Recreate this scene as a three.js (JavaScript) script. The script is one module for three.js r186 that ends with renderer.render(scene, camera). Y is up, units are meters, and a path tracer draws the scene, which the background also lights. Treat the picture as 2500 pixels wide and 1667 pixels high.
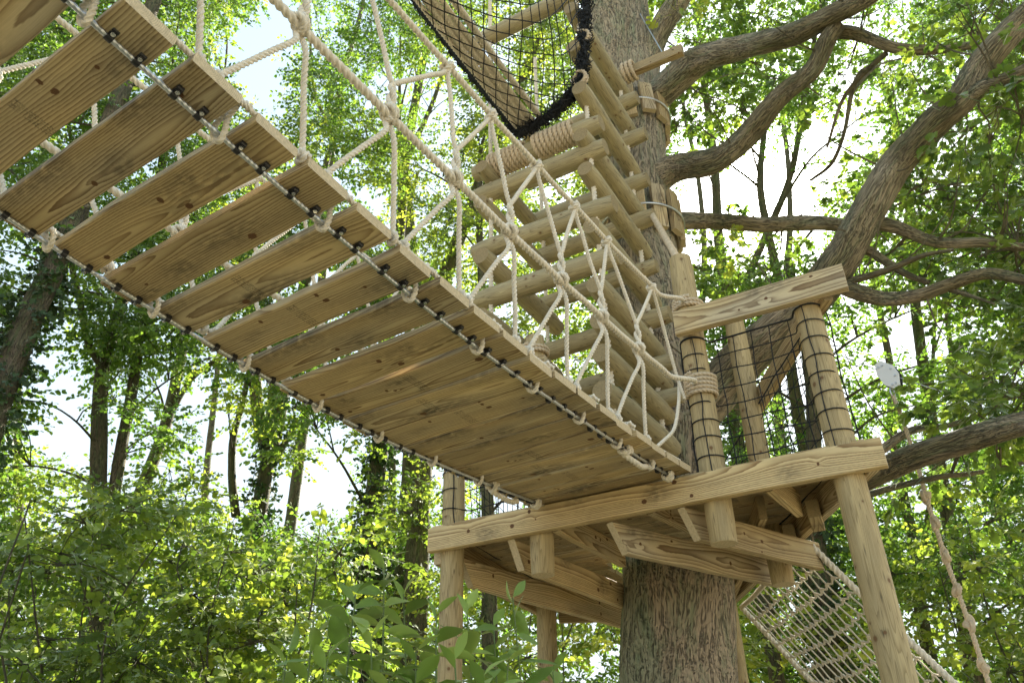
import * as THREE from 'three';
import { mergeGeometries, toCreasedNormals } from 'three/addons/utils/BufferGeometryUtils.js';
import { ImprovedNoise } from 'three/addons/math/ImprovedNoise.js';

// ---------------------------------------------------------------- camera, sky, sun, exposure
const V = (x = 0, y = 0, z = 0) => new THREE.Vector3(x, y, z);
const scene = new THREE.Scene();
const renderer = new THREE.WebGLRenderer();
renderer.toneMapping = THREE.LinearToneMapping;
renderer.toneMappingExposure = 5.4;
renderer.shadowMap.enabled = true;

const FOCAL = 1950, CX = 1250, CY = 833.5, EYE = V(0, 1.6, 0);
const upC = V(-64, 3243.5, -FOCAL).normalize();
const fwC = V(0, 0, -1).addScaledVector(upC, -V(0, 0, -1).dot(upC)).normalize();
const rtC = V().crossVectors(fwC, upC);
const camX = V(rtC.x, upC.x, -fwC.x), camY = V(rtC.y, upC.y, -fwC.y), camZ = V(rtC.z, upC.z, -fwC.z);
const camera = new THREE.PerspectiveCamera(2 * Math.atan(CY / FOCAL) * 180 / Math.PI, 1024 / 682, 0.05, 400);
camera.position.copy(EYE);
camera.quaternion.setFromRotationMatrix(new THREE.Matrix4().makeBasis(camX, camY, camZ));
camera.focus = 3.7; camera.userData.fStop = 6.3;
camera.updateMatrixWorld();
scene.add(camera);
// a sighting from the survey of the place, turned into a direction / a point at a horizontal distance in metres
const ray = (px, py) => camX.clone().multiplyScalar(px - CX).addScaledVector(camY, -(py - CY)).addScaledVector(camZ, -FOCAL).normalize();
const at = (px, py, dist) => { const r = ray(px, py); return EYE.clone().addScaledVector(r, dist / Math.hypot(r.x, r.z)); };

const sunDir = ray(1852, 470);
{
  const W = 512, H = 256, a = new Float32Array(W * H * 4);
  for (let j = 0; j < H; j++) for (let i = 0; i < W; i++) {
    const el = ((j + 0.5) / H - 0.5) * Math.PI, az = ((i + 0.5) / W - 0.5) * 2 * Math.PI;
    const d = V(Math.cos(el) * Math.cos(az), Math.sin(el), Math.cos(el) * Math.sin(az));
    const h = Math.max(0, d.y), t = Math.pow(1 - h, 1.6);
    const c = Math.acos(Math.min(1, Math.max(-1, d.dot(sunDir)))) * 180 / Math.PI;
    const glow = 0.16 * Math.exp(-c / 18) + 2.2 * Math.exp(-c / 5.5) + 7 * Math.exp(-c * c / 5);
    const k = (j * W + i) * 4;
    a[k] = 0.126 + 0.11 * t + glow; a[k + 1] = 0.178 + 0.08 * t + glow * 0.96; a[k + 2] = 0.225 + 0.04 * t + glow * 0.88; a[k + 3] = 1;
  }
  const sky = new THREE.DataTexture(a, W, H, THREE.RGBAFormat, THREE.FloatType);
  sky.mapping = THREE.EquirectangularReflectionMapping; sky.magFilter = THREE.LinearFilter; sky.needsUpdate = true;
  scene.background = sky; scene.environment = sky;
}
const sun = new THREE.DirectionalLight(new THREE.Color(1, 0.93, 0.8), 5);
sun.position.copy(sunDir).multiplyScalar(60);
sun.castShadow = true; sun.shadow.mapSize.set(4096, 4096);
Object.assign(sun.shadow.camera, { left: -30, right: 30, top: 30, bottom: -30, near: 1, far: 140 });
scene.add(sun, sun.target);

// ---------------------------------------------------------------- helpers
const TAU = Math.PI * 2, UP = V(0, 1, 0);
const mul = s => () => { s = s + 0x6D2B79F5 | 0; let t = Math.imul(s ^ s >>> 15, 1 | s); t = t + Math.imul(t ^ t >>> 7, 61 | t) ^ t; return ((t ^ t >>> 14) >>> 0) / 4294967296; };
const rnd = mul(20240), R = (a, b) => a + (b - a) * rnd();
const gauss = () => (rnd() + rnd() + rnd() + rnd() - 2) * 0.866;
const NZ = new ImprovedNoise(), nz = (x, y = 0, z = 0) => NZ.noise(x + 100.13, y + 57.7, z + 31.9);
const clamp = (x, a = 0, b = 1) => Math.min(b, Math.max(a, x)), mix = (a, b, t) => a + (b - a) * t;
const smooth = (a, b, x) => { const t = clamp((x - a) / (b - a)); return t * t * (3 - 2 * t); };
const taken = {};
const numbered = n => { const k = taken[n] = (taken[n] ?? -1) + 1; return k ? `${n}_${String(k).padStart(3, '0')}` : n; };
function thing(name, label, category, group) {
  const o = new THREE.Group(); o.name = numbered(name); o.userData = { label, category };
  if (group) o.userData.group = group;
  scene.add(o); return o;
}
function part(name, geo, mat, parent, kind) {
  const m = new THREE.Mesh(geo, mat); m.name = name; m.castShadow = m.receiveShadow = true;
  if (kind) m.userData.kind = kind;
  parent.add(m); return m;
}
function basis(o, X, Y, P) {          // local x along X, y close to Y
  const x = X.clone().normalize(), z = V().crossVectors(x, Y).normalize(), y = V().crossVectors(z, x);
  o.quaternion.setFromRotationMatrix(new THREE.Matrix4().makeBasis(x, y, z)); o.position.copy(P); return o;
}
const between = (o, A, B, Y = UP) => basis(o, V().subVectors(B, A), Y, A);

// a straight member along +x: profile is a list of [y, z]; group 0 sides (uv in metres), group 1 ends
function bar(profile, L, nx, o = {}) {
  const n = profile.length, pos = [], uv = [], idx = [], warp = o.warp || (() => null), u0 = o.u0 || 0, v0 = o.v0 || 0;
  const per = [0];
  for (let i = 0; i < n; i++) { const a = profile[i], b = profile[(i + 1) % n]; per.push(per[i] + Math.hypot(b[0] - a[0], b[1] - a[1])); }
  for (let k = 0; k <= nx; k++) for (let i = 0; i <= n; i++) {
    const x = L * k / nx, s = o.taper ? mix(1, o.taper, k / nx) : 1, e = (k === 0 || k === nx) && o.cham ? 1 - o.cham : 1;
    let p = [x, profile[i % n][0] * s * e + (e < 1 ? (o.midY || 0) * (1 - e) : 0), profile[i % n][1] * s * e];
    const w = warp(...p); if (w) p = [p[0] + w[0], p[1] + w[1], p[2] + w[2]];
    pos.push(...p); uv.push(u0 + x, v0 + per[i]);
  }
  for (let k = 0; k < nx; k++) for (let i = 0; i < n; i++) {
    const a = k * (n + 1) + i, b = a + 1, c = a + n + 1, d = c + 1;
    idx.push(a, c, b, b, c, d);
  }
  const sides = idx.length;
  for (const k of [0, nx]) {
    const c0 = pos.length / 3; let cy = 0, cz = 0, cx = 0;
    for (let i = 0; i < n; i++) { const q = (k * (n + 1) + i) * 3; cx += pos[q] / n; cy += pos[q + 1] / n; cz += pos[q + 2] / n; }
    pos.push(cx, cy, cz); uv.push(0.5 + (o.eo || 0), 0.5);
    for (let i = 0; i < n; i++) { const q = (k * (n + 1) + i) * 3; pos.push(pos[q], pos[q + 1], pos[q + 2]); uv.push(0.5 + (o.eo || 0) + (pos[q + 2] - cz) / 0.2, 0.5 + (pos[q + 1] - cy) / 0.2); }
    for (let i = 0; i < n; i++) { const a = c0 + 1 + i, b = c0 + 1 + (i + 1) % n; if (k) idx.push(c0, b, a); else idx.push(c0, a, b); }
  }
  const g = new THREE.BufferGeometry();
  g.setAttribute('position', new THREE.Float32BufferAttribute(pos, 3)); g.setAttribute('uv', new THREE.Float32BufferAttribute(uv, 2)); g.setIndex(idx);
  g.addGroup(0, sides, 0); g.addGroup(sides, idx.length - sides, 1);
  return toCreasedNormals(g, o.crease ?? 0.55);
}
const rect = (h, w, c = 0.005, y0 = 0) => [[y0, -w / 2 + c], [y0, w / 2 - c], [y0 + c, w / 2], [y0 + h - c, w / 2], [y0 + h, w / 2 - c], [y0 + h, -w / 2 + c], [y0 + h - c, -w / 2], [y0 + c, -w / 2]];
const disc = (r, n = 20) => Array.from({ length: n }, (_, i) => [-r * Math.cos(i / n * TAU), r * Math.sin(i / n * TAU)]);

// sweeps: frames carried along a smoothed path
function path(pts, step, closed = false) {
  const c = new THREE.CatmullRomCurve3(pts, closed, 'centripetal'), L = c.getLength(), n = Math.max(2, Math.round(L / step));
  const P = c.getSpacedPoints(n); return { P, L, n };
}
function sweep(pts, step, sides, radius, o = {}) {   // radius(t 0..1, angle, s metres) -> r
  const { P, L, n } = path(pts, step, o.closed);
  const pos = [], nor = [], uv = [], idx = [], T = V(), N = V(), B = V();
  T.subVectors(P[1], P[0]).normalize(); N.set(0.3, 0.2, 1).cross(T).normalize();
  for (let k = 0; k <= n; k++) {
    T.subVectors(P[Math.min(n, k + 1)], P[Math.max(0, k - 1)]).normalize();
    N.addScaledVector(T, -N.dot(T)).normalize(); B.crossVectors(T, N);
    for (let i = 0; i <= sides; i++) {
      const t0 = i / sides * TAU, th = t0 + (o.twist || 0) * L * k / n, cx = Math.cos(th), sx = Math.sin(th), r = radius(k / n, i === sides ? 0 : t0, L * k / n);
      pos.push(P[k].x + r * (N.x * cx + B.x * sx), P[k].y + r * (N.y * cx + B.y * sx), P[k].z + r * (N.z * cx + B.z * sx));
      uv.push(i / sides * (o.urep || 1), (o.v0 || 0) + L * k / n / (o.vlen || 1));
    }
  }
  for (let k = 0; k < n; k++) for (let i = 0; i < sides; i++) { const a = k * (sides + 1) + i, c = a + sides + 1; idx.push(a, a + 1, c, a + 1, c + 1, c); }
  if (!o.closed) for (const k of [0, n]) {
    const c0 = pos.length / 3, q = k * (sides + 1); pos.push(P[k].x, P[k].y, P[k].z); uv.push(0.5, 0.5);
    for (let i = 0; i < sides; i++) k ? idx.push(c0, q + i, q + i + 1) : idx.push(c0, q + i + 1, q + i);
  }
  const g = new THREE.BufferGeometry();
  g.setAttribute('position', new THREE.Float32BufferAttribute(pos, 3)); g.setAttribute('uv', new THREE.Float32BufferAttribute(uv, 2)); g.setIndex(idx);
  g.computeVertexNormals();
  // join the shading over the seam
  const na = g.attributes.normal;
  for (let k = 0; k <= n; k++) { const a = k * (sides + 1), b = a + sides, x = na.getX(a) + na.getX(b), y = na.getY(a) + na.getY(b), z = na.getZ(a) + na.getZ(b), l = Math.hypot(x, y, z) || 1; na.setXYZ(a, x / l, y / l, z / l); na.setXYZ(b, x / l, y / l, z / l); }
  return g;
}
// laid rope: three strands twisted together
const rope = (pts, r, o = {}) => { const lay = [0.60, 0.94, 1.08, 0.94], fz = R(0, 50); return sweep(pts, r * (o.step || 0.5), 12, (t, th, s) => r * (lay[Math.round(th / TAU * 12) % 4] + 0.05 * nz(s * 90, th * 2, fz)), { twist: TAU / ((o.pitch || 5.2) * r), ...o }); };
const cord = (pts, r, step = 0.06, sides = 5) => sweep(pts, step, sides, () => r);
function coil(P, A, rad, r, turns, rise, from = 0) {  // helix of rope round an axis
  const a = A.clone().normalize(), u = V(0.31, 0.2, 0.9).cross(a).normalize(), w = V().crossVectors(a, u), pts = [];
  for (let i = 0; i <= turns * 14; i++) { const t = i / 14, th = from + t * TAU; pts.push(P.clone().addScaledVector(a, rise * t).addScaledVector(u, rad * Math.cos(th)).addScaledVector(w, rad * Math.sin(th))); }
  return pts;
}
const knotGeo = (P, r, s = 1) => {     // a lumpy overhand knot
  const pts = []; const q = new THREE.Quaternion().setFromEuler(new THREE.Euler(R(0, 6), R(0, 6), R(0, 6)));
  for (let i = 0; i < 26; i++) { const t = i / 26 * TAU; pts.push(V(Math.sin(t) + 2 * Math.sin(2 * t), Math.cos(t) - 2 * Math.cos(2 * t), -Math.sin(3 * t)).multiplyScalar(0.62 * r * s).applyQuaternion(q).add(P)); }
  return rope(pts, r * 0.92, { closed: true, step: 0.5, twist: 0 });
};

// ---------------------------------------------------------------- textures
function tex(W, H, fn, srgb = true) {
  const d = new Uint8Array(W * H * 4);
  for (let j = 0; j < H; j++) for (let i = 0; i < W; i++) { const c = fn(i, j), k = (j * W + i) * 4; d[k] = clamp(c[0], 0, 255); d[k + 1] = clamp(c[1] ?? c[0], 0, 255); d[k + 2] = clamp(c[2] ?? c[0], 0, 255); d[k + 3] = 255; }
  const t = new THREE.DataTexture(d, W, H); t.wrapS = t.wrapT = THREE.RepeatWrapping; t.magFilter = THREE.LinearFilter; t.minFilter = THREE.LinearMipmapLinearFilter;
  if (srgb) t.colorSpace = THREE.SRGBColorSpace;
  t.needsUpdate = true; return t;
}
// solid softwood: growth rings round a pith that wanders along the length, cut by the faces of a board
function sawnMaterials(seed, len, h, w, W, H, o = {}) {
  const r0 = mul(seed * 7919 + 3), rr = (a, b) => a + (b - a) * r0(), per = 2 * (h + w);
  const pc = rr(-0.6, 0.6) * w, qc = rr(-0.09, -0.02) * (w / 0.16), sp = rr(0.0066, 0.0100) * (o.sp || 1), ph = rr(0, 50), tone = rr(0.84, 1.08), grey = rr(0, 0.35);
  const knots = Array.from({ length: o.knots ?? 3 }, () => ({ x: rr(0.05, 0.95) * len, p: rr(-0.4, 0.4) * w, r: rr(0.005, 0.014), a: rr(0.6, 1.4), s: rr(0.6, 1) }));
  const stains = Array.from({ length: o.stains ?? 4 }, () => ({ x: r0() * len, p: rr(-0.5, 0.5) * w, lx: rr(0.03, 0.16), lp: rr(0.015, 0.05), k: rr(0.1, 0.32) }));
  const height = new Float32Array(W * H);
  const map = tex(W, H, (i, j) => {
    const x = i / W * len, v = j / H * per;
    let p, q; if (v < w) { p = v - w / 2; q = 0; } else if (v < w + h) { p = w / 2; q = v - w; } else if (v < 2 * w + h) { p = w / 2 - (v - w - h); q = h; } else { p = -w / 2; q = h - (v - 2 * w - h); }
    let r = Math.hypot(p - pc - 0.05 * w / 0.16 * nz(x * 0.9, ph), q - qc - 0.045 * w / 0.16 * nz(x * 1.1, ph + 9));
    r += 0.006 * nz(x * 2.2, p * 14, ph + q * 14) + 0.0011 * nz(x * 9, p * 70, ph) + 0.0004 * nz(x * 40, p * 260, ph);
    let core = 0, ring = 0;
    for (const k of knots) { const dx = (x - k.x) / k.a, dp = p - k.p, d = Math.hypot(dx, dp); r += Math.tanh(dp / k.r) * 0.009 * k.s * Math.exp(-Math.pow(dx / (k.r * 4.5), 2) - Math.pow(dp / (k.r * 3), 2)); if (d < k.r * 1.5) { core = Math.max(core, smooth(k.r * 1.15, k.r * 0.8, d + 0.0025 * nz(x * 160, p * 160))); ring = 0.5 + 0.5 * Math.sin(d * 1500); } }
    const rv = r + 0.004 * nz(r * 60, ph), t = rv / sp, f = t - Math.floor(t), bold = 0.55 + 0.55 * clamp(0.5 + nz(Math.floor(t) * 1.7, ph));
    const late = 1.15 * Math.pow(f, 2.2) * (1 - smooth(0.93, 1, f)) * bold;
    const fibre = 0.055 * nz(x * 7, p * 420 + q * 300, ph) + 0.035 * nz(x * 30, p * 900 + q * 700, ph);
    const broad = 0.07 * nz(x * 1.7, p * 11, ph + 3) + 0.05 * nz(x * 6, p * 26, ph + 5);
    let st = 0; for (const s of stains) { const e = Math.pow((x - s.x) / s.lx, 2) + Math.pow((p - s.p) / s.lp, 2); if (e < 6) st += s.k * Math.exp(-e) * clamp(0.7 + 1.1 * nz(x * 30, p * 60, ph) + 0.5 * nz(x * 120, p * 260)); }
    const l = clamp(late), b = tone * (1 + fibre + broad) * (1 - Math.min(0.5, st));
    let c = [mix(202, 120, l) * b, mix(179, 92, l) * b, mix(132, 56, l) * b];
    const gy = grey * clamp(0.6 + 1.2 * nz(x * 2.5, p * 9, ph + 20)), av = (c[0] + c[1] + c[2]) / 3; c = c.map(q => mix(q, av * 0.98, gy));
    if (o.stamp && Math.abs(x - o.stamp) < 0.022 && Math.abs(p) < w * 0.42) { const row = Math.floor((x - o.stamp + 0.022) / 0.011), cell = p * 130 + row * 7; if (Math.abs((x - o.stamp + 0.022) % 0.011 - 0.0055) < 0.004 && nz(Math.floor(cell * 3) * 0.73, row * 3.1, Math.floor(x * 500) * 0.9) > -0.02 && cell - Math.floor(cell) < 0.72) c = c.map(q => q * 0.62); }
    if (core > 0) c = [mix(c[0], mix(112, 74, ring), core), mix(c[1], mix(76, 47, ring), core), mix(c[2], mix(42, 26, ring), core)];
    height[j * W + i] = 128 - 60 * l + 300 * fibre - 40 * core;
    return c;
  });
  const bump = tex(W, H, (i, j) => [height[j * W + i]], false);
  for (const t of [map, bump]) t.repeat.set(1 / len, 1 / per);
  return new THREE.MeshStandardMaterial({ map, bumpMap: bump, bumpScale: 0.0012, roughness: 0.78 });
}
const endGrain = tint => {
  const map = tex(256, 256, (i, j) => { const x = (i - 118) / 256 * 0.2, y = (j - 140) / 256 * 0.2, r = Math.hypot(x, y) + 0.0012 * nz(x * 60, y * 60), t = r / 0.0052, f = t - Math.floor(t), a = Math.atan2(y, x), crack = smooth(0.62, 0.75, nz(Math.cos(a) * 5, Math.sin(a) * 5, 3)) * smooth(0.01, 0.03, r); const b = (1 + 0.1 * nz(x * 90, y * 90) + 0.08 * nz(x * 400, y * 400)) * (1 - 0.2 * Math.pow(f, 3)) * (1 - 0.35 * crack); return [tint[0] * b, tint[1] * b, tint[2] * b]; });
  return new THREE.MeshStandardMaterial({ map, roughness: 0.85 });
};
// peeled round pole
function poleMaterial(seed, tint, o = {}) {
  const W = 1024, H = 512, len = 1.3, r0 = mul(seed * 101 + 5), ph = r0() * 60, height = new Float32Array(W * H);
  const knots = Array.from({ length: o.knots ?? 7 }, () => ({ x: r0() * len, v: r0(), r: 0.004 + 0.007 * r0() }));
  const checks = Array.from({ length: o.checks ?? 26 }, () => ({ x: r0() * len, v: r0(), l: 0.02 + 0.09 * r0() * r0(), w: 0.0008 + 0.0016 * r0() }));
  const map = tex(W, H, (i, j) => {
    const x = i / W * len, th = j / H * TAU, cx = Math.cos(th), sx = Math.sin(th), k1 = Math.abs(x / len - 0.5) * 2;
    const field = 2.6 * nz(x * 0.9, cx * 1.6, sx * 1.6 + ph) + 0.5 * nz(x * 3, cx * 5, sx * 5 + ph), t = field * 3.2, f = t - Math.floor(t);
    const late = Math.pow(f, 3) * (1 - smooth(0.9, 1, f));
    const fib = 0.05 * nz(x * 6, cx * 26, sx * 26 + ph) + 0.04 * nz(x * 18, cx * 60, sx * 60 + ph), broad = 0.10 * nz(x * 2.1, cx * 1.7, sx * 1.7 + ph + 8) + 0.06 * nz(x * 9, cx * 4, sx * 4 + ph);
    let dark = 0, core = 0; const v = j / H;
    for (const k of knots) { let dv = Math.abs(v - k.v); dv = Math.min(dv, 1 - dv) * 0.42; const d = Math.hypot((x - k.x) * 0.8, dv); if (d < k.r * 3) { core = Math.max(core, smooth(k.r * 1.3, k.r * 0.6, d)); dark += 0.18 * Math.exp(-Math.pow(d / (k.r * 1.8), 2)); } }
    for (const k of checks) { let dv = Math.abs(v - k.v); dv = Math.min(dv, 1 - dv) * 0.42; if (Math.abs(x - k.x) < k.l && dv < k.w * 2) dark += 0.42 * (1 - dv / (k.w * 2)) * (1 - Math.abs(x - k.x) / k.l); }
    const b = (1 + fib + broad) * (1 - 0.26 * late) * (1 - clamp(dark, 0, 0.65)); height[j * W + i] = 140 - 40 * late + 260 * fib - 160 * dark;
    const c = [tint[0] * b, tint[1] * b * (1 - 0.03 * late), tint[2] * b * (1 - 0.1 * late)];
    return core ? [mix(c[0], 108, core * 0.8), mix(c[1], 74, core * 0.8), mix(c[2], 42, core * 0.8)] : c;
  });
  const bump = tex(W, H, (i, j) => [height[j * W + i]], false);
  for (const t of [map, bump]) t.repeat.set(1 / len, 1 / (o.per || 0.41));
  return new THREE.MeshStandardMaterial({ map, bumpMap: bump, bumpScale: 0.001, roughness: 0.72 });
}
// furrowed bark; tile is 0.6 m round by 1.2 m up
function barkMaterial(seed, base, moss, mossAmount, depth = 0.02) {
  const W = 512, H = 1024, height = new Float32Array(W * H), ph = seed * 13.7;
  const map = tex(W, H, (i, j) => {
    const th = i / W * TAU, ty = j / H * TAU, cx = Math.cos(th), sx = Math.sin(th), cy = Math.cos(ty), sy = Math.sin(ty);
    // periodic both ways: two circles folded into three axes
    const P = (f, g, o) => nz(cx * f + cy * g * 0.35 + o, sx * f + sy * g * 0.35 + ph, cy * g - sx * 0.6 + o);
    const w1 = 0.35 * P(1.1, 1.6, 4) + 0.22 * P(3.2, 4.5, 14), q = (i / W + w1 * 0.12) * 9;
    const ridge = 1 - Math.abs(nz(Math.cos(q / 9 * TAU) * 5.6 + cy * 0.9, Math.sin(q / 9 * TAU) * 5.6 + sy * 0.9, ph + 1.2 * Math.sin(ty + 2 * w1) )) * 2.6;
    const r2 = 1 - Math.abs(P(7.5, 2.2, 11)) * 2.4, cross = 1 - Math.abs(P(3, 7.5, 21)) * 2.2;
    let h = clamp(0.40 * clamp(1 - ridge) + 0.42 * clamp(1 - r2) + 0.3 * clamp(1 - cross) + 0.10 * P(16, 12, 7));
    h = smooth(0.02, 0.62, h); height[j * W + i] = 255 * h;
    const m = clamp(mossAmount + 0.9 * P(1.4, 1.1, 33) + 0.5 * P(6, 5, 17)), b = mix(0.70, 1.05, h) * (1 + 0.16 * P(12, 9, 41));
    const k = 0.85 * m; return [mix(base[0], moss[0], k) * b, mix(base[1], moss[1], k) * b, mix(base[2], moss[2], k) * b];
  });
  const bump = tex(W, H, (i, j) => [height[j * W + i]], false);
  return new THREE.MeshStandardMaterial({ map, bumpMap: bump, bumpScale: depth, roughness: 0.93 });
}
const std = (c, roughness = 0.8, metalness = 0, x = {}) => new THREE.MeshStandardMaterial({ color: c, roughness, metalness, ...x });
const lin = (r, g, b) => new THREE.Color().setRGB(r, g, b);

const plankMats = Array.from({ length: 8 }, (_, i) => sawnMaterials(i + 1, 1.06, 0.04, 0.16, 832, 320, { stamp: [0, 0, 0.55, 0, 0.52, 0, 0, 0.6][i], knots: [3, 1, 4, 2, 5, 2, 3, 1][i], stains: [5, 8, 3, 6, 3, 7, 4, 5][i], sp: [1, 0.8, 1.25, 0.9, 1.1, 0.75, 1.3, 0.95][i] }));
const beamMats = Array.from({ length: 5 }, (_, i) => sawnMaterials(i + 31, 2.8, 0.05, 0.16, 1800, 256, { knots: 8, stains: 4, sp: 1.1 }));
const endMat = endGrain([200, 181, 146]), endDark = endGrain([152, 134, 98]);
const cribMats = [1, 2, 3].map(i => poleMaterial(i, [168, 155, 120], { knots: 9, checks: 70 }));
const postMats = [4, 5].map(i => poleMaterial(i, [178, 158, 116], { knots: 12, checks: 40, per: 0.5 }));
const barkOak = barkMaterial(1, [158, 144, 124], [124, 130, 104], 0.1, 0.024);
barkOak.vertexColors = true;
const barkGrey = barkMaterial(2, [100, 88, 72], [84, 92, 60], 0.4, 0.02);
const ropeMap = tex(256, 256, (i, j) => { const b = 1 + 0.13 * nz(i * 0.09, j * 0.5) + 0.1 * nz(i * 0.4, j * 0.11, 4) + 0.06 * nz(i * 0.03, j * 0.03, 9); return [218 * b, 208 * b, 190 * b]; });
const ropeMat = std(0xffffff, 0.95, 0, { map: ropeMap }), ropeDark = std(lin(0.78, 0.70, 0.60), 0.95, 0, { map: ropeMap });
const steelMat = std(lin(0.56, 0.58, 0.60), 0.4, 1), blackMat = std(lin(0.012, 0.012, 0.014), 0.42), netMat = std(lin(0.010, 0.012, 0.015), 0.8), boltMat = std(lin(0.7, 0.7, 0.7), 0.25, 1);

// ---------------------------------------------------------------- ground
{
  const g = new THREE.PlaneGeometry(160, 160, 120, 120); g.rotateX(-Math.PI / 2);
  const p = g.attributes.position, uv = g.attributes.uv;
  for (let i = 0; i < p.count; i++) { const x = p.getX(i), z = p.getZ(i), d = Math.hypot(x, z + 3); p.setY(i, 0.05 * nz(x * 0.4, z * 0.4) + smooth(6, 40, d) * 0.7 * nz(x * 0.05, z * 0.05)); uv.setXY(i, x / 3, z / 3); }
  g.computeVertexNormals();
  const map = tex(1024, 1024, (i, j) => {
    const t = i / 1024 * TAU, s = j / 1024 * TAU, P = (f, o) => nz(Math.cos(t) * f + o, Math.sin(t) * f + Math.cos(s) * f, Math.sin(s) * f + o);
    const chip = P(70, 1), chip2 = P(38, 7), bl = P(2.2, 3); const k = 0.72 + 0.55 * chip + 0.45 * chip2 + 0.3 * bl, y = clamp(0.5 + 1.6 * P(24, 13));
    return [mix(186, 164, y) * k, mix(170, 156, y) * k, mix(140, 118, y) * k];
  });
  const m = part('ground', g, std(0xffffff, 0.95, 0, { map, bumpMap: map, bumpScale: 0.02 }), scene); m.userData = { kind: 'structure', label: 'dry wood chip and leaf litter forest floor', category: 'ground' };
}

// ---------------------------------------------------------------- the plank bridge
const AZ = 146.8 * Math.PI / 180, LAT = V(Math.cos(AZ), 0, -Math.sin(AZ)), ALO = V(Math.sin(AZ), 0, Math.cos(AZ));   // across (to the far side) and along (to the platform)
const deckY = a => 3.17 + 0.033 * (a - 2.75) ** 2, topY = a => 4.20 + 0.022 * (a - 2.5) ** 2, midY = a => 3.645 + 0.024 * (a - 2.4) ** 2;
const BP = (a, l, y) => ALO.clone().multiplyScalar(a).addScaledVector(LAT, l).setY(y);
const POST_R = V(1.10, 0, -4.17), POST_L = V(0.153, 0, -4.69);
const bridge = thing('plank_bridge', 'wooden plank bridge on steel cables with white rope net sides', 'bridge');
{
  const spans = [[0.30, 0.46], [0.516, 0.664], [0.716, 0.876], [0.935, 1.09], [1.127, 1.293], [1.338, 1.499], [1.558, 1.72], [1.759, 1.928], [1.965, 2.129], [2.156, 2.327], [2.35, 2.52], [2.528, 2.704], [2.723, 2.89], [2.915, 3.08], [3.098, 3.258], [3.28, 3.45], [3.475, 3.64], [3.66, 3.82], [3.832, 3.985]];
  for (let k = 1; k < 8; k++) spans.unshift([0.30 - 0.207 * k, 0.46 - 0.207 * k]);
  const clip = (() => {
    const s = new THREE.Shape(); s.moveTo(-0.012, 0.004); s.lineTo(-0.0125, -0.010); s.quadraticCurveTo(-0.011, -0.0185, 0, -0.0195); s.quadraticCurveTo(0.011, -0.0185, 0.0125, -0.010); s.lineTo(0.013, -0.004); s.lineTo(0.034, -0.006); s.quadraticCurveTo(0.039, -0.004, 0.038, 0.004); s.closePath();
    const g = new THREE.ExtrudeGeometry(s, { depth: 0.024, bevelEnabled: true, bevelSize: 0.0016, bevelThickness: 0.0016, bevelSegments: 2, curveSegments: 5 }); g.translate(0, 0, -0.012);
    const boss = new THREE.CylinderGeometry(0.011, 0.0125, 0.010, 12).toNonIndexed(); boss.translate(0.025, -0.008, 0); boss.deleteAttribute('uv'); const a = g.clone(); a.deleteAttribute('uv'); a.clearGroups();
    return mergeGeometries([a, boss]);
  })();
  const bolt = (() => { const h = new THREE.CylinderGeometry(0.0062, 0.0062, 0.006, 6); h.translate(0.025, -0.0155, 0); const w = new THREE.CylinderGeometry(0.0085, 0.0085, 0.002, 14); w.translate(0.025, -0.0135, 0); return mergeGeometries([h, w]); })();
  spans.forEach(([a0, a1], i) => {
    const a = (a0 + a1) / 2, w = a1 - a0, f = i - 7, l0 = 1.448 + R(-0.008, 0.010), l1 = (f > 10 ? 2.44 : 2.472) + R(-0.012, 0.012), L = l1 - l0, bow = f === 3 ? 0.016 : R(-0.004, 0.005), cup = f === 3 ? 0.012 : R(-0.003, 0.003), ph = R(0, 6);
    const g = bar(rect(0.037, w, 0.004), L, 26, { crease: 0.5, eo: R(0, 1), u0: R(0, 0.03), warp: (x, y, z) => { const e = Math.min(x, L - x); return [0.003 * nz(z * 30, y * 30, i) * (e < 0.001 ? 1 : 0), bow * Math.sin(x / L * Math.PI * 1.3 + ph) + cup * (z / w * 2) ** 2 + 0.0012 * nz(x * 9, z * 9, i), 0.0035 * nz(x * 5, i, y > 0.02 ? 0 : 0.3) * (Math.abs(z) > w * 0.4 ? 1 : 0)]; } });
    const tilt = V().copy(ALO).setY(0.066 * (a - 2.75)).normalize(), up = V().crossVectors(tilt, LAT).normalize(); if (up.y < 0) up.negate();
    const m = part('plank', g, [plankMats[(i * 3 + (i >> 2)) % 8], endMat], bridge);
    basis(m, LAT, up, BP(a, l0, deckY(a)));
    for (const [side, l] of [[-1, 1.566], [1, f > 8 ? mix(2.425, 2.37, clamp((a - 2.2) / 1.6)) : 2.428]]) for (const t of [0.25, 0.8]) {
      const ac = a0 + w * t + R(-0.008, 0.008), c = part('cable_clip', clip, blackMat, bridge);
      basis(c, LAT.clone().multiplyScalar(side), up, BP(ac, l, deckY(ac) - 0.004)); c.scale.set(0.82, 0.95, 0.72); c.rotateX(R(-0.12, 0.12)); c.rotateZ(R(-0.1, 0.1));
      part('bolt', bolt, boltMat, c);
    }
  });
  const cableLat = (s, a) => s < 0 ? 1.566 - 0.02 * smooth(2, 3, a) : 2.428 - 0.075 * smooth(2, 3.95, a);
  for (const s of [-1, 1]) {
    const pts = []; for (let a = -1.2; a < 4.0; a += 0.13) pts.push(BP(a, cableLat(s, a), deckY(a) - 0.0125));
    part('steel_cable', sweep(pts, 0.005, 18, (t, th) => 0.0078 * [0.84, 1.02, 1.02][Math.round(th / TAU * 18) % 3], { twist: 62 }), steelMat, bridge);
  }
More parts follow.
